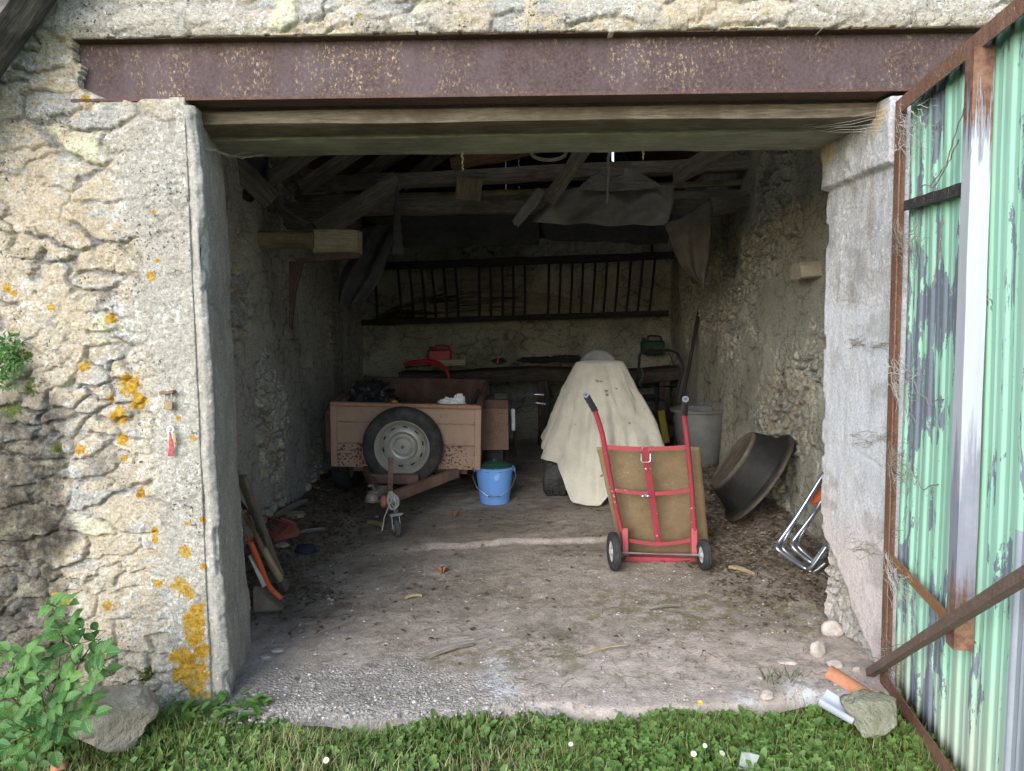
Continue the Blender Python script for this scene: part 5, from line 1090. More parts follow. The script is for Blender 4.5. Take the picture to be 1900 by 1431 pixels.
member('diagonal_brace', BRA, BRB, .030, .030, m_rust('brace_rust', (.12, .08, .065), (.22, .15, .12), (.17, .12, .10), (.33, .22, .14), .6), 1, .105)
for z in (.45, 1.2, 2.0):
    mb = MB(); mb.M = DM; mb.tube([(-.022, .03, z-.05), (-.022, .03, z+.05)], .011, 10); mb.build('hinge', M_DRUST, door)
def dpt(u, w_, z): return DM @ Vector((u, w_, z))
webs = [(2.24, .5, 'grey cobweb tangle in the top corner of the green door', .32), (1.83, .3, 'thick dusty cobweb on the door frame below the short dark rail', .22), (1.30, .25, 'cobweb across the hinge stile level with the middle of the door', .2), (.98, .25, 'cobweb strands low on the hinge stile above the flaking rail', .2), (.55, .4, 'cobweb over the flaking lower cross rail of the door', .3), (.22, .2, 'cobweb in the bottom hinge corner of the door', .14)]
for k, (z0, sp_, lab, ln) in enumerate(webs):
    rr = random.Random(k+20); mb = MB(); L = []
    for q in range(26):
        a = dpt(rr.uniform(-.02, .06), .055, z0+rr.uniform(-.05, .07)); b = dpt(rr.uniform(.1, ln), rr.uniform(.005, .05), z0+rr.uniform(-.14, .08)-.04)
        L.append([a, a.lerp(b, .5)+Vector((0, 0, -rr.uniform(0, .03))), b])
    strands(mb, L, .0006, .008, k)
    for q in range(9):
        a = dpt(rr.uniform(.0, ln), rr.uniform(.02, .055), z0+rr.uniform(-.08, .05)); strands(mb, [[a, a+Vector((rr.uniform(-.03, .03), rr.uniform(-.05, .05), rr.uniform(-.03, .03))), a+Vector((rr.uniform(-.04, .04), rr.uniform(-.1, .1), rr.uniform(-.06, .02)))]], .0012, .010, q)
    tag(mb.build('cobweb', M_WEBD if k % 2 else M_WEB), lab, 'cobweb', 'cobwebs on the green door')
def jpt(px, py):
    d = ray(px, py); t_ = 1.487/d[0]; return Vector(np.array([0, 0, CAM_H])+d*t_)+Vector((-.004, 0, 0))
for k, (cx_, cy_, w_, h_, lab) in enumerate(((1600, 640, 70, 30, 'dirty cobweb smear high on the pale jamb, just under the grey part'), (1595, 805, 100, 50, 'dirty cobweb smear across the middle of the pale jamb'), (1590, 1000, 110, 50, 'dirty cobweb smear on the lower pinkish part of the jamb'))):
    rr = random.Random(k+60); mb = MB(); L = []
    for q in range(22):
        a_ = rr.uniform(-1, 1); x0, y0 = cx_+a_*w_/2, cy_+(a_*a_-.4)*-h_*.6+rr.gauss(0, h_*.16); L.append([jpt(x0, y0), jpt(x0+rr.uniform(5, 22), y0+rr.uniform(-9, 9)), jpt(x0+rr.uniform(20, 40), y0+rr.uniform(-14, 12))])
    strands(mb, [[Vector(p_) for p_ in P_ ] for P_ in L], .0008, .003, k); tag(mb.build('cobweb', M_WEBD), lab, 'cobweb')
rr = random.Random(77); mb = MB()
for (u0, z0, u1, z1) in ((.62, 2.2, .30, 1.95), (.55, 2.05, .22, 1.98), (.45, 1.85, .35, 1.60), (.5, 1.25, .2, 1.3), (.45, .95, .15, 1.0)):
    P = [dpt(u0+(u1-u0)*t/5+rr.uniform(-.02, .02), .035, z0+(z1-z0)*t/5-.05*math.sin(math.pi*t/5)+rr.uniform(-.015, .015)) for t in range(6)]; strands(mb, [P], .0022, .003, 3)
tag(mb.build('dry_vine', M_WEBD), 'thin dead creeper stems clinging to the upper part of the green door', 'vine')

# ------------------------------------------------------------------ tools behind the left jamb
def tool(name, label, cat, px0, px1): return empty(name, px0, label, cat)
a, b = at(449, 884, 3.72), at(526, 1060, 4.05); b.z = fz(b.x, b.y)+.02
mb = MB(); mb.beam(a, b, .042, .036, 14, .004, 4, wane=.25); tag(mb.build('wooden_post', m_wood('grey_post', (.12, .095, .07), (.24, .20, .155))), 'dark grey squared post leaning in the corner behind the left jamb', 'post')
a, b = at(452, 950, 3.66), at(521, 1078, 3.90)
t = empty('sledgehammer', b, 'tool with a pale wooden handle and dark iron head beside the grey post', 'hammer')
mb = MB(); mb.tube([a, a.lerp(b, .5), b], [.017, .018, .020], 12); mb.build('handle', M_HANDLE, t)
mb = MB(); d = (b-a).normalized(); mb.beam(b-d*.01, b+d*.05, .055, .05, 4, .003, 3, wane=.3); mb.build('head', m_rust('iron_head', (.05, .045, .045), (.12, .10, .09), (.08, .07, .07)), t)
t = empty('spade', at(500, 1120, 3.80), 'worn spade with a chipped orange shaft just behind the left jamb', 'spade')
mb = MB(); mb.tube(curve_pts([at(462, 1000, 3.62), at(482, 1048, 3.70), at(499, 1088, 3.76), at(522, 1111, 3.78)], 5), .0145, 12); mb.build('shaft', M_ORANGE, t)
mb = MB(); mb.tube([at(521, 1110, 3.78), at(529, 1118, 3.785)], .0175, 12); mb.build('ferrule', M_METAL, t)
bl_ = [at(470, 1090, 3.70), at(499, 1089, 3.80), at(514, 1108, 3.83), at(527, 1126, 3.84), at(522, 1134, 3.80), at(470, 1136, 3.66)]
mb = MB(); mb.add(bl_+[q+Vector((.0, .012, .0)) for q in bl_], [tuple(range(6)), tuple(range(11, 5, -1))]+[(i, 6+i, 6+(i+1) % 6, (i+1) % 6) for i in range(6)]); mb.build('blade', m_plain('dull_steel', (.12, .10, .08), (.24, .20, .16), 12, .6, .3), t, smooth=False)
mb = MB(); mb.beam(at(464, 1030, 3.68), at(490, 1088, 3.72), .008, .022, 4, .001, 2); tag(mb.build('steel_strip', M_METAL), 'thin dark steel strip lying against the orange shaft', 'strip')
t = empty('leaf_rake', at(500, 985, 4.15), 'red wire leaf rake with its fan of tines on the litter', 'rake')
hb = at(455, 945, 4.0)
mb = MB(); mb.tube([at(440, 925, 3.9), hb, at(470, 955, 4.05)], .012, 8); M_RAKE = m_paint('dull_red_wire', (.22, .03, .035), (.12, .06, .05), .6, .6)
mb.build('socket', M_RAKE, t)
for k in range(10):
    f_ = k/9; tip = at(484+58*f_, 1030-38*f_, 4.02+.22*f_); mid = at(500+50*f_, 962+14*f_, 4.28); mid.z = max(mid.z, fz(mid.x, mid.y)+.03)
    mb = MB(); mb.tube(curve_pts([at(470, 953, 4.05), hb.lerp(mid, .6), mid, tip.lerp(mid, .4)+Vector((0, 0, .01)), tip], 4), .002, 5); mb.build('tine', M_RAKE, t)
mb = MB(); mb.tube([at(497, 963, 4.22), at(520, 962, 4.27), at(548, 972, 4.3)], .010, 6); mb.build('tine_brace', M_RAKE, t)
mb = MB(); mb.add([at(503, 985, 4.3), at(545, 968, 4.45), at(557, 985, 4.4), at(548, 992, 4.35), at(508, 1000, 4.2)]+[q+Vector((0, .02, -.02)) for q in (at(503, 985, 4.3), at(545, 968, 4.45), at(557, 985, 4.4), at(548, 992, 4.35), at(508, 1000, 4.2))], [tuple(range(5)), tuple(range(9, 4, -1))]+[(i, 5+i, 5+(i+1) % 5, (i+1) % 5) for i in range(5)]); tag(mb.build('brick_fragment', m_plain('dark_red_brick', (.16, .05, .035), (.26, .09, .06), 20, .9), smooth=False), 'dark red slab lying under the rake tines', 'brick')
def flat_stone(px, py, w_, h_, name, label, cat, mat, seed, th=.03, y=None, amp=.25, facet=7):
    z = 0; q = onz(px, py, .05)
    for _ in range(4): q = onz(px, py, (fz(q.x, q.y) if q.y > 2.8 else gz(q.x, q.y))+th*.5)
    r = w_/FPX*q.y/2
    mb = MB(); mb.blob(q, (r, r*h_, th), seed, amp, 1.5, 3, 0, facet); return tag(mb.build(name, mat), label, cat)
flat_stone(523, 1012, 32, .8, 'flat_stone', 'pale rounded flat stone beneath the rake tines', 'stone', M_STONEB, 3, .02)
flat_stone(548, 955, 52, .9, 'flat_stone', 'broad grey slate lying among the litter behind the rake', 'stone', M_STONEB, 4, .02)
flat_stone(568, 1020, 40, .7, 'rag', 'dark blue rag on the floor below the flat stone', 'rag', m_plain('navy_rag', (.012, .016, .03), (.03, .035, .055), 12, .9), 5, .04, facet=0)
flat_stone(565, 903, 30, .8, 'flat_stone', 'grey stone at the foot of the left wall near the trailer tyre', 'stone', M_STONEB, 6, .05)
def stick(label, a, b, r, mat=M_OLD, name='stick', cat='stick', flat=1, lift=.015):
    P = []
    for k in range(5):
        px, py = a[0]+(b[0]-a[0])*k/4, a[1]+(b[1]-a[1])*k/4; q = onz(px, py, .05)
        for _ in range(3): q = onz(px, py, fz(q.x, q.y)+lift)
        P.append(q+Vector((0, 0, .006*(k % 2))))
    mb = MB(); mb.beam(P[0], P[-1], r*2, r*2*flat, 6, r*.3, len(label), bow=.008, wane=.3); return tag(mb.build(name, mat), label, cat)
stick('long dark slat slanting over the litter behind the rake', (508, 958), (568, 930), .018, M_OLD)
stick('grey slat beside the rake tines', (528, 995), (602, 982), .014, M_WEATH)
stick('short chewed stick in the middle of the front floor', (795, 1216), (876, 1193), .011, M_OLD)
stick('thin twig lying left of the chewed stick', (590, 1176), (652, 1152), .003, M_OLD)
stick('bent dark twig near the litter right of centre', (1205, 1130), (1262, 1122), .006, M_OLD)
stick('thin dry stalk right of the lime stain', (1085, 1213), (1160, 1197), .0025, M_STRAW)
stick('pale splinter of wood in front of the hand truck wheel', (1355, 1052), (1402, 1066), .011, M_HANDLE)
stick('pale wood chip on the floor below the dry leaf', (752, 1109), (782, 1104), .014, M_HANDLE, 'wood_chip', 'chip', .5)
stick('pale splinter beside the trailer jockey wheel', (683, 968), (708, 974), .014, M_HANDLE)
stick('short slat in the litter at the foot of the left wall', (560, 898), (590, 905), .01, M_HANDLE)
for (px, py, w_, lab, mt, th) in ((515, 1207, 27, 'white flat chip beside the left jamb, the rear one of two', M_PALE, .008), (491, 1220, 24, 'buff flat pebble beside the left jamb, the front one of two', M_PALE, .009), (1517, 1207, 32, 'round pale stone standing at the broken foot of the right jamb', M_PALE, .045), (1548, 1232, 38, 'flat pale mortar slab behind the terracotta tile', M_PALE, .02), (1590, 1243, 18, 'small mortar crumb near the terracotta tile', M_PALE, .015), (1545, 1168, 42, 'grey lump of mortar fallen from the right jamb foot', M_PALE, .045), (1460, 1228, 44, 'flat chalky patch stone near the grass right of the doorway', M_PALE, .010), (1422, 1289, 34, 'pale stone half buried at the grass edge', M_PALE, .02),
                              (698, 959, 10, 'small white pebble left of the jockey wheel', M_PALE, .012), (464, 1310, 16, 'buff pebble in the gravel by the left jamb', M_TERRA, .008), (1440, 1340, 1, '', None, 0)):
    if lab: flat_stone(px, py, w_, .7, 'stone', lab, 'stone', mt, px, th)
# dry curled leaves
M_LITTER = m_leaf('dead_leaf', (.10, .072, .048), (.27, .20, .135), (.44, .36, .26))
def leafpatch(px, py, w_, label):
    q = onz(px, py, .05); q = onz(px, py, fz(q.x, q.y)+.012); r = w_/FPX*q.y/2
    def f(u, v): return q+Vector((r*(u*2-1)*math.sin(math.pi*min(.98, max(.04, v))), r*.9*(v*2-1), .012*math.cos(u*6+v*3)+.01*(u-.5)**2*8))
    mb = MB(); mb.grid(f, 6, 6); tag(mb.build('dry_leaf', m_plain('russet_leaf', (.24, .11, .05), (.36, .19, .09), 30, .8), solid=.001), label, 'leaf')
leafpatch(822, 1058, 30, 'russet curled leaf on the floor in front of the bucket'); leafpatch(845, 955, 16, 'small brown leaf on the slab left of the blue bucket')

# ------------------------------------------------------------------ things on the front wall
pl = at(315, 727, 2.885); t = empty('padlock', pl, 'old brass padlock hanging from a rusty staple in the front wall', 'padlock')
mb = MB(); mb.box(pl+Vector((0, -.015, 0)), (.052, .05, .012), (0, -.1, .15)); mb.build('staple', M_DRUST, t, bevel=.002)
c_ = at(312, 731, 2.86); mb = MB(); mb.tube(curve_pts([c_+Vector((-.011, 0, -.03)), c_+Vector((-.012, 0, .0)), c_+Vector((0, 0, .012)), c_+Vector((.012, 0, 0)), c_+Vector((.011, 0, -.03))], 4), .003, 7); mb.build('shackle', M_CHROME, t)
mb = MB(); mb.box(c_+Vector((0, 0, -.045)), (.034, .016, .032), (0, .12, 0)); mb.build('lock_body', m_rust('dull_brass', (.20, .15, .08), (.32, .25, .14), (.24, .18, .1)), t, bevel=.003)
kp = at(316, 797, 2.862); t = empty('key_bunch', kp, 'bunch of keys with a red cord tag hung below the padlock', 'keys')
mb = MB(); mb.tube([kp+Vector((.012*math.cos(a/14*6.28), 0, .012*math.sin(a/14*6.28))) for a in range(14)], .0035, 6, closed=True); mb.build('key_ring', M_WHITE, t)
for k, (dx, l) in enumerate(((-.006, .03), (.006, .035), (.018, .05))):
    mb = MB(); mb.box(kp+Vector((dx, -.003*k, -.012-l/2)), (.009, .002, l)); mb.box(kp+Vector((dx+.004, -.003*k, -.012-l*.85)), (.006, .002, .008)); mb.build('key', M_METAL if k < 2 else m_rust('brass_key', (.3, .22, .1), (.45, .35, .18), (.35, .27, .12)), t)
mb = MB(); strands(mb, [[kp+Vector((0, -.004, -.01)), kp+Vector((-.004+.004*k, -.004, -.06)), kp+Vector((-.012+.005*k, 0, -.105))] for k in range(4)], .003, .001, 2, 6); mb.build('red_cord', m_plain('faded_red_cord', (.45, .05, .08), (.6, .2, .2), 60), t)

# ------------------------------------------------------------------ right foot of the opening
q = at(1569, 1270, 2.62); a, b = at(1536, 1250, 2.66), at(1612, 1296, 2.56)
def halfpipe(a, b, r, up, mat, label, name, open_up=False, th=.012):
    d = (b-a).normalized(); x = d.cross(Vector((0, 0, 1))).normalized(); y = x.cross(d)
    s_ = -1 if open_up else 1; mb = MB()
    def f(u, v):
        k = u*2; an = math.pi*(k if k <= 1 else 2-k); rr_ = r if k <= 1 else r-th
        an = math.pi*(u*2) if u <= .5 else math.pi*(2-u*2); tp = 1-.12*v
        return a.lerp(b, v)+x*(math.cos(an)*rr_*tp)+y*(s_*math.sin(an)*rr_*tp)
    mb.grid(f, 32, 6); return tag(mb.build(name, mat), label, 'tile')
halfpipe(a, b, .034, 1, M_TERRA, 'half round orange terracotta tile lying at the grass edge', 'roof_tile')
halfpipe(at(1528, 1288, 2.55)+Vector((0, 0, .0)), at(1590, 1326, 2.48), .045, 1, M_FIBRE, 'blue grey channel tile under the terracotta one', 'channel_tile', True, .008)
mb = MB(); c_ = at(1621, 1322, 2.50); mb.blob(c_, (.108, .09, .080), 17, .30, 2.4, 5, 0, 14); tag(mb.build('boulder', M_STONEM), 'mossy grey stone block holding the green door open', 'stone')
mb = MB(); c_ = at(203, 1325, 2.66); mb.blob(c_, (.155, .14, .135), 29, .30, 2.2, 5, 0, 14); tag(mb.build('boulder', M_STONEB), 'large brown field stone at the foot of the left wall', 'stone')
c_ = at(1390, 1417, 2.36); mb = MB(); P = [c_+Vector(p) for p in ((-.035, .0, -.02), (-.02, .015, .03), (.005, .02, .026), (.04, .015, .018), (.015, 0, -.022))]; mb.add(P+[p+Vector((0, .006, 0)) for p in P], [(0, 1, 2, 3, 4), (9, 8, 7, 6, 5)]+[(i, 5+i, 5+(i+1) % 5, (i+1) % 5) for i in range(5)]); tag(mb.build('slate_shard', m_plain('greenish_glass', (.26, .30, .25), (.36, .40, .34), 14, .25), smooth=False), 'small greenish pane shard sticking out of the grass', 'shard')
mb = MB(); mb.blob(at(108, 1422, 2.42), (.03, .025, .02), 3, .2, 1.5, 3, 0, 6); tag(mb.build('brick_fragment', M_TERRA), 'terracotta crumb in the grass at the lower left', 'brick')

# ------------------------------------------------------------------ litter, straw and grit on the floor (uncountable)
rs = np.random.RandomState(3)
def leaves(n, X, Y, Z, size, asp, tilt, rnd, name, mat, curl=.3, shape='leaf', parent=None):
    """n flat leaf blades of 3x2 quads around the points"""
    if shape == 'leaf': T = np.array([(0, 0), (.5, .28), (.5, -.28), (1, 0), (.22, .2), (.22, -.2), (.8, .2), (.8, -.2), (.5, 0)])
    F0 = np.array([(0, 5, 8), (0, 8, 4), (4, 8, 1), (5, 2, 8), (1, 8, 6), (2, 7, 8), (6, 8, 3), (7, 3, 8)])
    a = rs.uniform(0, 2*np.pi, n); L = size; W_ = L*asp*1.8
    lx, ly = T[:, 0][None]*L[:, None]-L[:, None]*.0, T[:, 1][None]*W_[:, None]
    th = tilt[:, None]; ro = rs.uniform(-1, 1, n)[:, None]*th
    up = lx*np.sin(th)+np.abs(T[:, 1])[None]*L[:, None]*curl-(T[:, 0]**2)[None]*L[:, None]*curl*.8+ly*np.sin(ro)
    hx = lx*np.cos(th)
    x = X[:, None]+hx*np.cos(a)[:, None]-ly*np.sin(a)[:, None]; y = Y[:, None]+hx*np.sin(a)[:, None]+ly*np.cos(a)[:, None]; z = Z[:, None]+up
    V = np.stack([x, y, z], -1).reshape(-1, 3); F = (F0[None]+np.arange(n)[:, None, None]*9).reshape(-1, 3)
    return fastmesh(name, V, F, mat, dict(rnd=np.repeat(rnd, 9)), smooth=True, parent=parent)
def scat(n, dens, x0, x1, y0, y1):
    X, Y = rs.uniform(x0, x1, n*4), rs.uniform(y0, y1, n*4); k = rs.rand(n*4) < dens(X, Y); return X[k][:n], Y[k][:n]
def dl(x, y):
    n = fbm(x*2, y*2, 0, 4, 55)-.5
    return np.clip(sst(1.0, 1.5, x+.7*n)*sst(3.35, 3.8, y+.6*n)+.8*sst(-.85, -1.35, x+.6*n)*sst(3.5, 4.2, y)+.03*sst(.42, .6, fbm(x*2.3, y*3, 5, 4, 56))*sst(3.0, 3.4, y)+.004, 0, 1)
X, Y = scat(11000, dl, -1.75, 1.88, 2.95, 7.5); n = len(X)
tag(leaves(n, X, Y, floorz(X, Y)+.004+rs.rand(n)*.018*dl(X, Y), rs.uniform(.012, .042, n), rs.uniform(.25, .7, n), rs.uniform(-.25, .5, n), rs.rand(n), 'leaf_litter', M_LITTER, .35), 'brown dead leaf litter heaped along both walls', 'leaf litter', None, 'stuff')
X, Y = scat(13000, lambda x, y: .35+.75*sst(.42, .58, fbm(x*2.3, y*3, 5, 4, 56)), -1.25, 1.6, 2.85, 5.6); n = len(X)
tag(leaves(n, X, Y, floorz(X, Y)+.006, rs.uniform(.012, .06, n), rs.uniform(.02, .055, n), rs.uniform(-.03, .08, n), rs.rand(n), 'straw', m_leaf('dry_straw', (.15, .11, .07), (.46, .37, .23)), .05), 'scattered straw and chaff on the floor', 'straw', None, 'stuff')
def pebbles(X, Y, Z, R, rnd, name, mat):
    bm = bmesh.new(); bmesh.ops.create_icosphere(bm, subdivisions=1, radius=1); P = np.array([v.co[:] for v in bm.verts]); F0 = np.array([[v.index for v in f.verts] for f in bm.faces]); bm.free()
    n = len(X); S_ = R[:, None]*rs.uniform(.6, 1.25, (n, 3))*np.array([1, 1, .6]); J = 1+.25*rs.uniform(-1, 1, (n, 12)); a = rs.uniform(0, 6.28, n)
    Q = P[None]*S_[:, None]*J[..., None]; x = Q[..., 0]*np.cos(a)[:, None]-Q[..., 1]*np.sin(a)[:, None]; y = Q[..., 0]*np.sin(a)[:, None]+Q[..., 1]*np.cos(a)[:, None]
    V = np.stack([x+X[:, None], y+Y[:, None], Q[..., 2]+Z[:, None]], -1).reshape(-1, 3); F = (F0[None]+np.arange(n)[:, None, None]*12).reshape(-1, 3)
    return fastmesh(name, V, F, mat, dict(rnd=np.repeat(rnd, 12)), smooth=False)
def m_grit():
    n = NT('grit'); rn = n.attr('rnd'); c = n.ramp(rn, [(0, (.20, .19, .195)), (.45, (.34, .32, .30)), (.7, (.44, .37, .32)), (.9, (.52, .48, .44)), (1, (.62, .59, .56))]); return n.out(c, .9, nrm=n.bump(n.noise(200, 2, .6), .4, .001))
X, Y = scat(3600, lambda x, y: .97*sst(3.2, 2.95, y+.4*(fbm(x*2, y*2, 0, 3, 60)-.5))*sst(.35, -.25, x)+.10+.2*sst(3.0, 2.8, y), -1.2, 1.5, 2.72, 4.6); n = len(X)
tag(pebbles(X, Y, floorz(X, Y)-.001, rs.uniform(.0025, .0085, n)*(1+.6*(rs.rand(n) > .95)), rs.rand(n), 'gravel', m_grit()), 'fine exposed gravel at the threshold', 'gravel', None, 'stuff')

# ------------------------------------------------------------------ grass, clover, daisies
def gedge(x): return 2.735+.10*(fbm(x*3.3, 0*x, 0, 4, 63)-.5)*2+.13*sst(-1.05, -1.2, x)+.10*sst(1.25, 1.6, x)-.05*sst(.0, -.7, x)*sst(-1.15, -.8, x)
def blades(n, name, mat, h0, h1, w0, x0=-2.4, x1=2.2, y0=.3, patch=1.0):
    X = rs.uniform(x0, x1, n*2); Y = gedge(X)-np.abs(rs.randn(n*2))*.42-.02+rs.uniform(-.03, .03, n*2); m = (Y > y0) & (rs.rand(n*2) < .45+patch*sst(.42, .58, fbm(X*3, Y*3, 0, 3, 64))); X, Y = X[m][:n], Y[m][:n]; n = len(X)
    h = rs.uniform(h0, h1, n)*(.6+.8*fbm(X*2.5, Y*2.5, 0, 3, 65)); h *= 1+.7*sst(-1.0, -1.25, X)*sst(2.5, 2.7, Y); w_ = w0*rs.uniform(.6, 1.3, n); a = rs.uniform(0, 2*np.pi, n); lean = rs.uniform(.1, .95, n)*h; Z = groundz(X, Y)-.004
    dx, dy = np.cos(a), np.sin(a); px_, py_ = -dy*w_, dx*w_
    V = np.stack([np.stack([X-px_, Y-py_, Z], -1), np.stack([X+px_, Y+py_, Z], -1), np.stack([X-px_*.8+dx*lean*.3, Y-py_*.8+dy*lean*.3, Z+h*.6], -1), np.stack([X+px_*.8+dx*lean*.3, Y+py_*.8+dy*lean*.3, Z+h*.6], -1), np.stack([X+dx*lean, Y+dy*lean, Z+h], -1)], 1).reshape(-1, 3)
    F = (np.array([(0, 1, 2), (1, 3, 2), (2, 3, 4)])[None]+np.arange(n)[:, None, None]*5).reshape(-1, 3)
    dry = sst(.45, .62, fbm(X*2.2, Y*2.2, 5, 3, 66))*(X < .1)+.25
    rnd = rs.rand(n)*.85; rnd = np.where(rs.rand(n) < dry*.5, .95, rnd)
    return fastmesh(name, V, F, mat, dict(rnd=np.repeat(rnd, 5)))
M_GRASS = m_leaf('grass_blade', (.18, .24, .055), (.34, .39, .12), (.54, .48, .25))
tag(blades(42000, 'grass', M_GRASS, .02, .085, .0018, patch=.75), 'short mixed lawn grass in front of the threshold', 'grass', None, 'stuff')
def clover(n, name, size, mat, label, dens, hh=.045):
    X = rs.uniform(-2.4, 2.2, n*3); Y = gedge(X)-np.abs(rs.randn(n*3))*.40-.015; m = (Y > .6) & (rs.rand(n*3) < dens(X, Y)); X, Y = X[m][:n], Y[m][:n]; n = len(X)
    k = 10; ang = np.linspace(0, 2*np.pi, k, endpoint=False); T = np.stack([.5+.5*np.cos(ang), .46*np.sin(ang)*(1+.12*np.cos(ang))], -1)
    F0 = np.array([(0, i, i+1) for i in range(1, k-1)])
    Vs, Fs, R = [], [], []; Z = groundz(X, Y)+hh*(.35+.8*rs.rand(n))*(1.0-.0*X); base = rs.uniform(0, 6.28, n); rn = rs.rand(n)*.85; sz = size*rs.uniform(.6, 1.35, n); tx, ty = rs.uniform(-.55, .55, n), rs.uniform(-.75, .3, n)
    for q in range(3):
        a = base+q*2.09; L = T[:, 0][None]*sz[:, None]; Wd = T[:, 1][None]*sz[:, None]
        x = L*np.cos(a)[:, None]-Wd*np.sin(a)[:, None]; y = L*np.sin(a)[:, None]+Wd*np.cos(a)[:, None]; z = x*tx[:, None]-y*ty[:, None]+np.abs(Wd)*.35
        Vs.append(np.stack([X[:, None]+x, Y[:, None]+y, Z[:, None]+z], -1).reshape(-1, 3)); Fs.append((F0[None]+np.arange(n)[:, None, None]*k).reshape(-1, 3)+q*n*k); R.append(np.repeat(rn, k))
    return tag(fastmesh(name, np.concatenate(Vs), np.concatenate(Fs), mat, dict(rnd=np.concatenate(R)), smooth=False), label, 'clover', None, 'stuff')
clover(6000, 'clover', .0135, m_leaf('clover_leaf', (.11, .22, .045), (.24, .38, .10)), 'clover and small round weeds spread through the lawn', lambda x, y: .10+.9*sst(-.15, .25, x+.5*(fbm(x*3, y*3, 0, 2, 67)-.5))+.5*sst(.5, .6, fbm(x*3, y*3, 8, 3, 68)))
n = 1900; X = rs.uniform(-2.3, 2.2, n); Y = gedge(X)-np.abs(rs.randn(n))*.3-.01; rep = 4
XX, YY = np.repeat(X, rep)+rs.uniform(-.012, .012, n*rep), np.repeat(Y, rep)+rs.uniform(-.012, .012, n*rep)
tag(leaves(n*rep, XX, YY, groundz(XX, YY)+.012, rs.uniform(.035, .08, n*rep), rs.uniform(.22, .42, n*rep), rs.uniform(.25, 1.05, n*rep), rs.rand(n*rep)*.85, 'lawn_weeds', m_leaf('weed_leaf', (.10, .19, .04), (.22, .34, .10)), .22), 'broad leaved weeds growing in the lawn', 'weeds', None, 'stuff')
n = 420; X = rs.uniform(-1.45, -.98, n); Y = rs.uniform(2.60, 2.88, n); 
tag(leaves(n, X, Y, groundz(X, Y)+rs.uniform(.01, .10, n)*sst(2.6, 2.8, Y), rs.uniform(.03, .075, n), rs.uniform(.35, .5, n), rs.uniform(-.2, .8, n), rs.rand(n)*.85, 'weed_clump', m_leaf('weed_clump_leaf', (.09, .20, .04), (.19, .36, .09)), .25), 'taller leafy weeds crowding the foot of the left jamb', 'weeds')
n = 90; mb = MB(); rr = random.Random(9)
for k in range(26):
    q = onz(1450+rr.uniform(-28, 40), 1285+rr.uniform(-12, 6), .0); h = rr.uniform(.06, .13); dx = rr.uniform(-.06, .06)
    for s_ in range(1): mb.tube([q, q+Vector((dx*.4, 0, h*.6)), q+Vector((dx, -.01, h))], [.0016, .0013, .0004], 4)
tag(mb.build('grass_tuft', m_leaf('tuft_blade', (.07, .15, .03), (.15, .24, .06))), 'tall wispy grass tuft at the threshold near the tiles', 'grass tuft')
M_PET = m_plain('daisy_white', (.72, .72, .70), (.82, .82, .82), 50, .7); M_YEL = m_plain('flower_yellow', (.72, .48, .02), (.80, .60, .05), 60, .7); M_STEM = m_plain('green_stem', (.07, .15, .03), (.12, .2, .05))
for (px, py, lab) in ((1287, 1399, 'white daisy, leftmost of the three between the lime stain and the glass shard'), (1308, 1384, 'smaller daisy just above the leftmost white one'), (1340, 1398, 'white daisy directly above the left corner of the glass shard'), (1563, 1408, 'white daisy on its own below the mossy stone block'), (605, 1411, 'white daisy alone on the left half of the lawn'), (1059, 1381, 'tiny half closed daisy near the middle of the lawn')):
    c_ = at(px, py, 2.42); zz = gz(c_.x, c_.y); t = empty('daisy', (c_.x, c_.y, zz), lab, 'daisy', 'daisies in the lawn'); ax = Matrix.Translation(c_) @ Euler((RAD(rr.uniform(15, 50)), RAD(rr.uniform(-20, 20)), 0)).to_matrix().to_4x4()
    mb = MB(); mb.tube([(c_.x, c_.y, zz), (c_.x+.004, c_.y+.004, (zz+c_.z)/2), c_], .0011, 5); mb.build('stem', M_STEM, t)
    mb = MB(); mb.M = ax; sc_ = .75 if 'tiny' in lab or 'smaller' in lab else 1.0
    for k in range(16):
        a = k/16*6.28; d = Vector((math.cos(a), math.sin(a), 0)); p_ = Vector((-math.sin(a), math.cos(a), 0)); mb.add([d*.003*sc_, d*.008*sc_+p_*.0016*sc_+Vector((0, 0, .001)), d*.0115*sc_+Vector((0, 0, .0005)), d*.008*sc_-p_*.0016*sc_+Vector((0, 0, .001))], [(0, 1, 2, 3)])
    mb.build('petals', M_PET, t)
    mb = MB(); mb.lathe([(.0038*sc_, 0), (.0034*sc_, .0016), (.0018*sc_, .0026), (0, .0028)], 10, ax); mb.build('flower_centre', M_YEL, t)
c_ = at(1299, 1305, 2.66); t = empty('dandelion', (c_.x, c_.y, gz(c_.x, c_.y)), 'single yellow dandelion at the upper edge of the lawn', 'dandelion')
mb = MB(); mb.tube([(c_.x, c_.y, gz(c_.x, c_.y)), c_], .0014, 5); mb.build('stem', M_STEM, t)
mb = MB(); mb.M = Matrix.Translation(c_) @ Matrix.Rotation(RAD(30), 4, 'X')
for k in range(36):
    a = k*2.4; r_ = .004+.010*(k/36); d = Vector((math.cos(a), math.sin(a), 0)); p_ = Vector((-math.sin(a), math.cos(a), 0)); mb.add([d*.001, d*r_*.8+p_*.0013+Vector((0, 0, .004)), d*r_+Vector((0, 0, .004-.003*k/36)), d*r_*.8-p_*.0013+Vector((0, 0, .004))], [(0, 1, 2, 3)])
mb.build('petals', M_YEL, t)

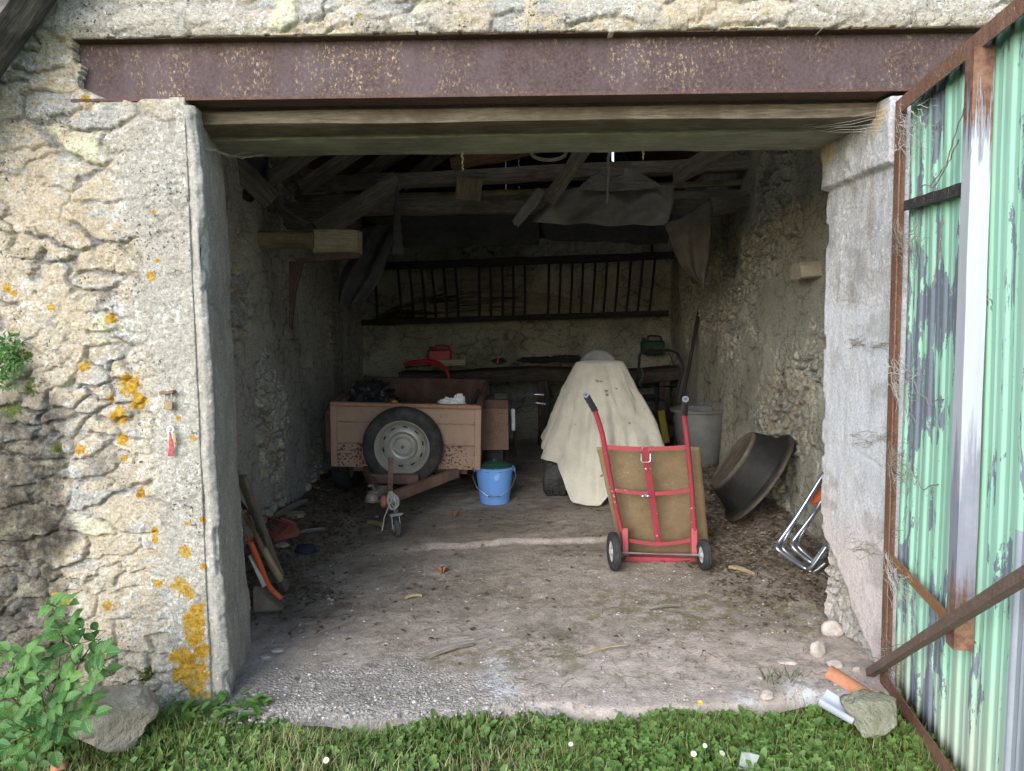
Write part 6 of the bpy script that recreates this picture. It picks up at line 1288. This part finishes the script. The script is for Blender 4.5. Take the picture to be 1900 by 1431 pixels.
# ------------------------------------------------------------------ leafy shrub at the lower left
def m_shrub():
    n = NT('veined_leaf'); rn = n.attr('rnd'); sp_ = n.nd('ShaderNodeSeparateXYZ'); n.t.links.new(n.attr('gl', 'Vector'), sp_.inputs[0])
    t_, s_ = sp_.outputs[0], n.math('ABSOLUTE', sp_.outputs[1])
    c = n.mix(rn, (.06, .16, .038), (.17, .34, .08)); c = n.mix(n.ramp(n.noise(30, 3, .6), [(.35, .4), (.65, 0)]), c, (.03, .09, .03))
    v_ = n.math('SINE', n.math('MULTIPLY', n.math('SUBTRACT', t_, n.math('MULTIPLY', s_, .16)), 44.0)); vv = n.ramp(v_, [(.82, 0), (.98, .35)])
    mid = n.ramp(s_, [(.02, .7), (.09, 0)]); k = n.math('MAXIMUM', vv, mid); c = n.mix(k, c, (.22, .38, .14))
    c = n.mix(n.ramp(n.noise(70, 2, .5), [(.70, 0), (.73, .7)]), c, (.30, .26, .08))
    m = n.out(c, .45, nrm=n.bump(v_, .25, .002), spec=.35); tr = n.nd('ShaderNodeBsdfTranslucent'); n.t.links.new(c, tr.inputs[0]); mx = n.nd('ShaderNodeMixShader'); mx.inputs[0].default_value = .28
    n.t.links.new(n.b.outputs[0], mx.inputs[1]); n.t.links.new(tr.outputs[0], mx.inputs[2]); n.t.links.new(mx.outputs[0], n.t.nodes['Material Output'].inputs[0]); return m
M_SHRUB = m_shrub()
sb = Vector((-1.72, 2.62, gz(-1.72, 2.62))); shrub = empty('leafy_shrub', sb, 'young shrub with fresh green compound leaves at the lower left', 'shrub')
rr = random.Random(21); LV, LF, LR, LG = [], [], [], []
def leaflet(o, d, nrm, L, W_, rn):
    d = d.normalized(); s_ = d.cross(nrm).normalized(); nrm = s_.cross(d).normalized(); b = len(LV); nL = 7
    for i in range(nL+1):
        t = i/nL; wd = W_*(math.sin(math.pi*t**.85)**.8)*(1 if 0 < i < nL else .02)*.5; c = o+d*(L*t)-nrm*(L*.22*t*t)
        for s in (-1, -.5, 0, .5, 1): LG.append((t, s, 0)); LV.append(c+s_*(wd*s)+nrm*(abs(s)*wd*.35+.0015*math.sin(i*2+s*3))); LR.append(rn)
    for i in range(nL):
        for k in range(4): LF.append((b+i*5+k, b+i*5+k+1, b+(i+1)*5+k+1, b+(i+1)*5+k))
stem = MB(); mainp = []
for (px, py, Y, h) in ((55, 1200, 2.62, 1), (120, 1150, 2.68, 1), (20, 1260, 2.5, 1), (95, 1290, 2.5, 1), (150, 1225, 2.6, 1), (-40, 1240, 2.55, 1), (60, 1360, 2.4, 1)):
    top = at(px, py, Y); P = curve_pts([sb, sb.lerp(top, .5)+Vector((0, 0, .05)), top], 6); stem.tube(P, [.006-.0035*k/(len(P)-1) for k in range(len(P))], 6); mainp.append(P)
cent = []
for (px, py) in ((100, 1140), (150, 1190), (175, 1220), (60, 1215), (105, 1215), (20, 1215), (-20, 1230), (45, 1255), (90, 1262), (130, 1255), (165, 1262), (10, 1290), (60, 1300), (105, 1310), (145, 1305), (-25, 1300), (25, 1335), (70, 1345), (115, 1345), (150, 1335), (0, 1375), (50, 1385), (95, 1380), (30, 1415), (-20, 1400), (75, 1420), (120, 1180), (75, 1180), (-60, 1260), (-60, 1340), (35, 1235), (118, 1285), (80, 1325), (15, 1312), (52, 1275), (135, 1230), (-5, 1345), (40, 1360), (182, 1212), (160, 1170), (190, 1240), (170, 1300), (140, 1160), (88, 1128), (115, 1125), (5, 1255), (75, 1240)):
    Y = rr.uniform(2.36, 2.62)-.0004*(py-1150); cent.append((px+rr.uniform(-9, 9), py+rr.uniform(-7, 7), Y))
for (px, py, Y) in cent:
    c = at(px, py, Y); src = min((p for P in mainp for p in P), key=lambda p: (p-c).length+.3*max(0, p.z-c.z)); out_ = (c-src); out_ = out_.normalized() if out_.length > .02 else Vector((0, -1, 0))
    out_ = (out_+Vector((rr.uniform(-.9, .9), -rr.uniform(.0, .4), rr.uniform(-.5, .5)))).normalized(); nm = Vector((rr.uniform(-.4, .4), -rr.uniform(.7, 1.5), 1)).normalized()
    if px > 140: Y += .08
    LL = rr.uniform(.085, .13); e = c+out_*LL*.3; s0 = c-out_*LL*.7
    stem.tube([src, src.lerp(s0, .6)+Vector((0, 0, .012)), s0, e], [.0022, .0018, .0015, .001], 5); rn = rr.random(); sd = out_.cross(nm).normalized()
    leaflet(e, out_, nm, rr.uniform(.052, .074), rr.uniform(.030, .042), rn)
    for f_, k in ((.45, 1.0), (1.0, .88)):
        for s in (-1, 1): leaflet(e-out_*LL*f_*.75, (sd*s+out_*.45), nm+Vector((0, 0, rr.uniform(-.2, .2)))+sd*s*.15, rr.uniform(.045, .066)*k, rr.uniform(.026, .037)*k, min(1, max(0, rn+rr.uniform(-.2, .2))))
stem.build('stem', M_STEM, shrub)
mb = MB(); mb.v = LV; mb.f = LF; mb.gl = LG; mb.a['rnd'] = LR; mb.build('foliage', M_SHRUB, shrub)
# small plants rooted in the wall at the left edge
LV, LF, LR, LG = [], [], [], []; rr = random.Random(31)
for k in range(260):
    px, py = 12+min(2.2, max(-2.2, rr.gauss(0, 1)))*15, 672+min(2, max(-2, rr.gauss(0, 1)))*25; c = at(px, py, 2.86-rr.uniform(0, .03)); d = Vector((rr.uniform(-1, 1), -.6, rr.uniform(-.8, .9))); leaflet(c, d, Vector((0, -1, .4)), rr.uniform(.012, .028), rr.uniform(.007, .014), rr.random())
mb = MB(); mb.v = LV; mb.f = LF; mb.gl = LG; mb.a['rnd'] = LR; tag(mb.build('wall_fern', M_SHRUB), 'small green ferny tuft rooted in the mossy wall at the left edge', 'fern')
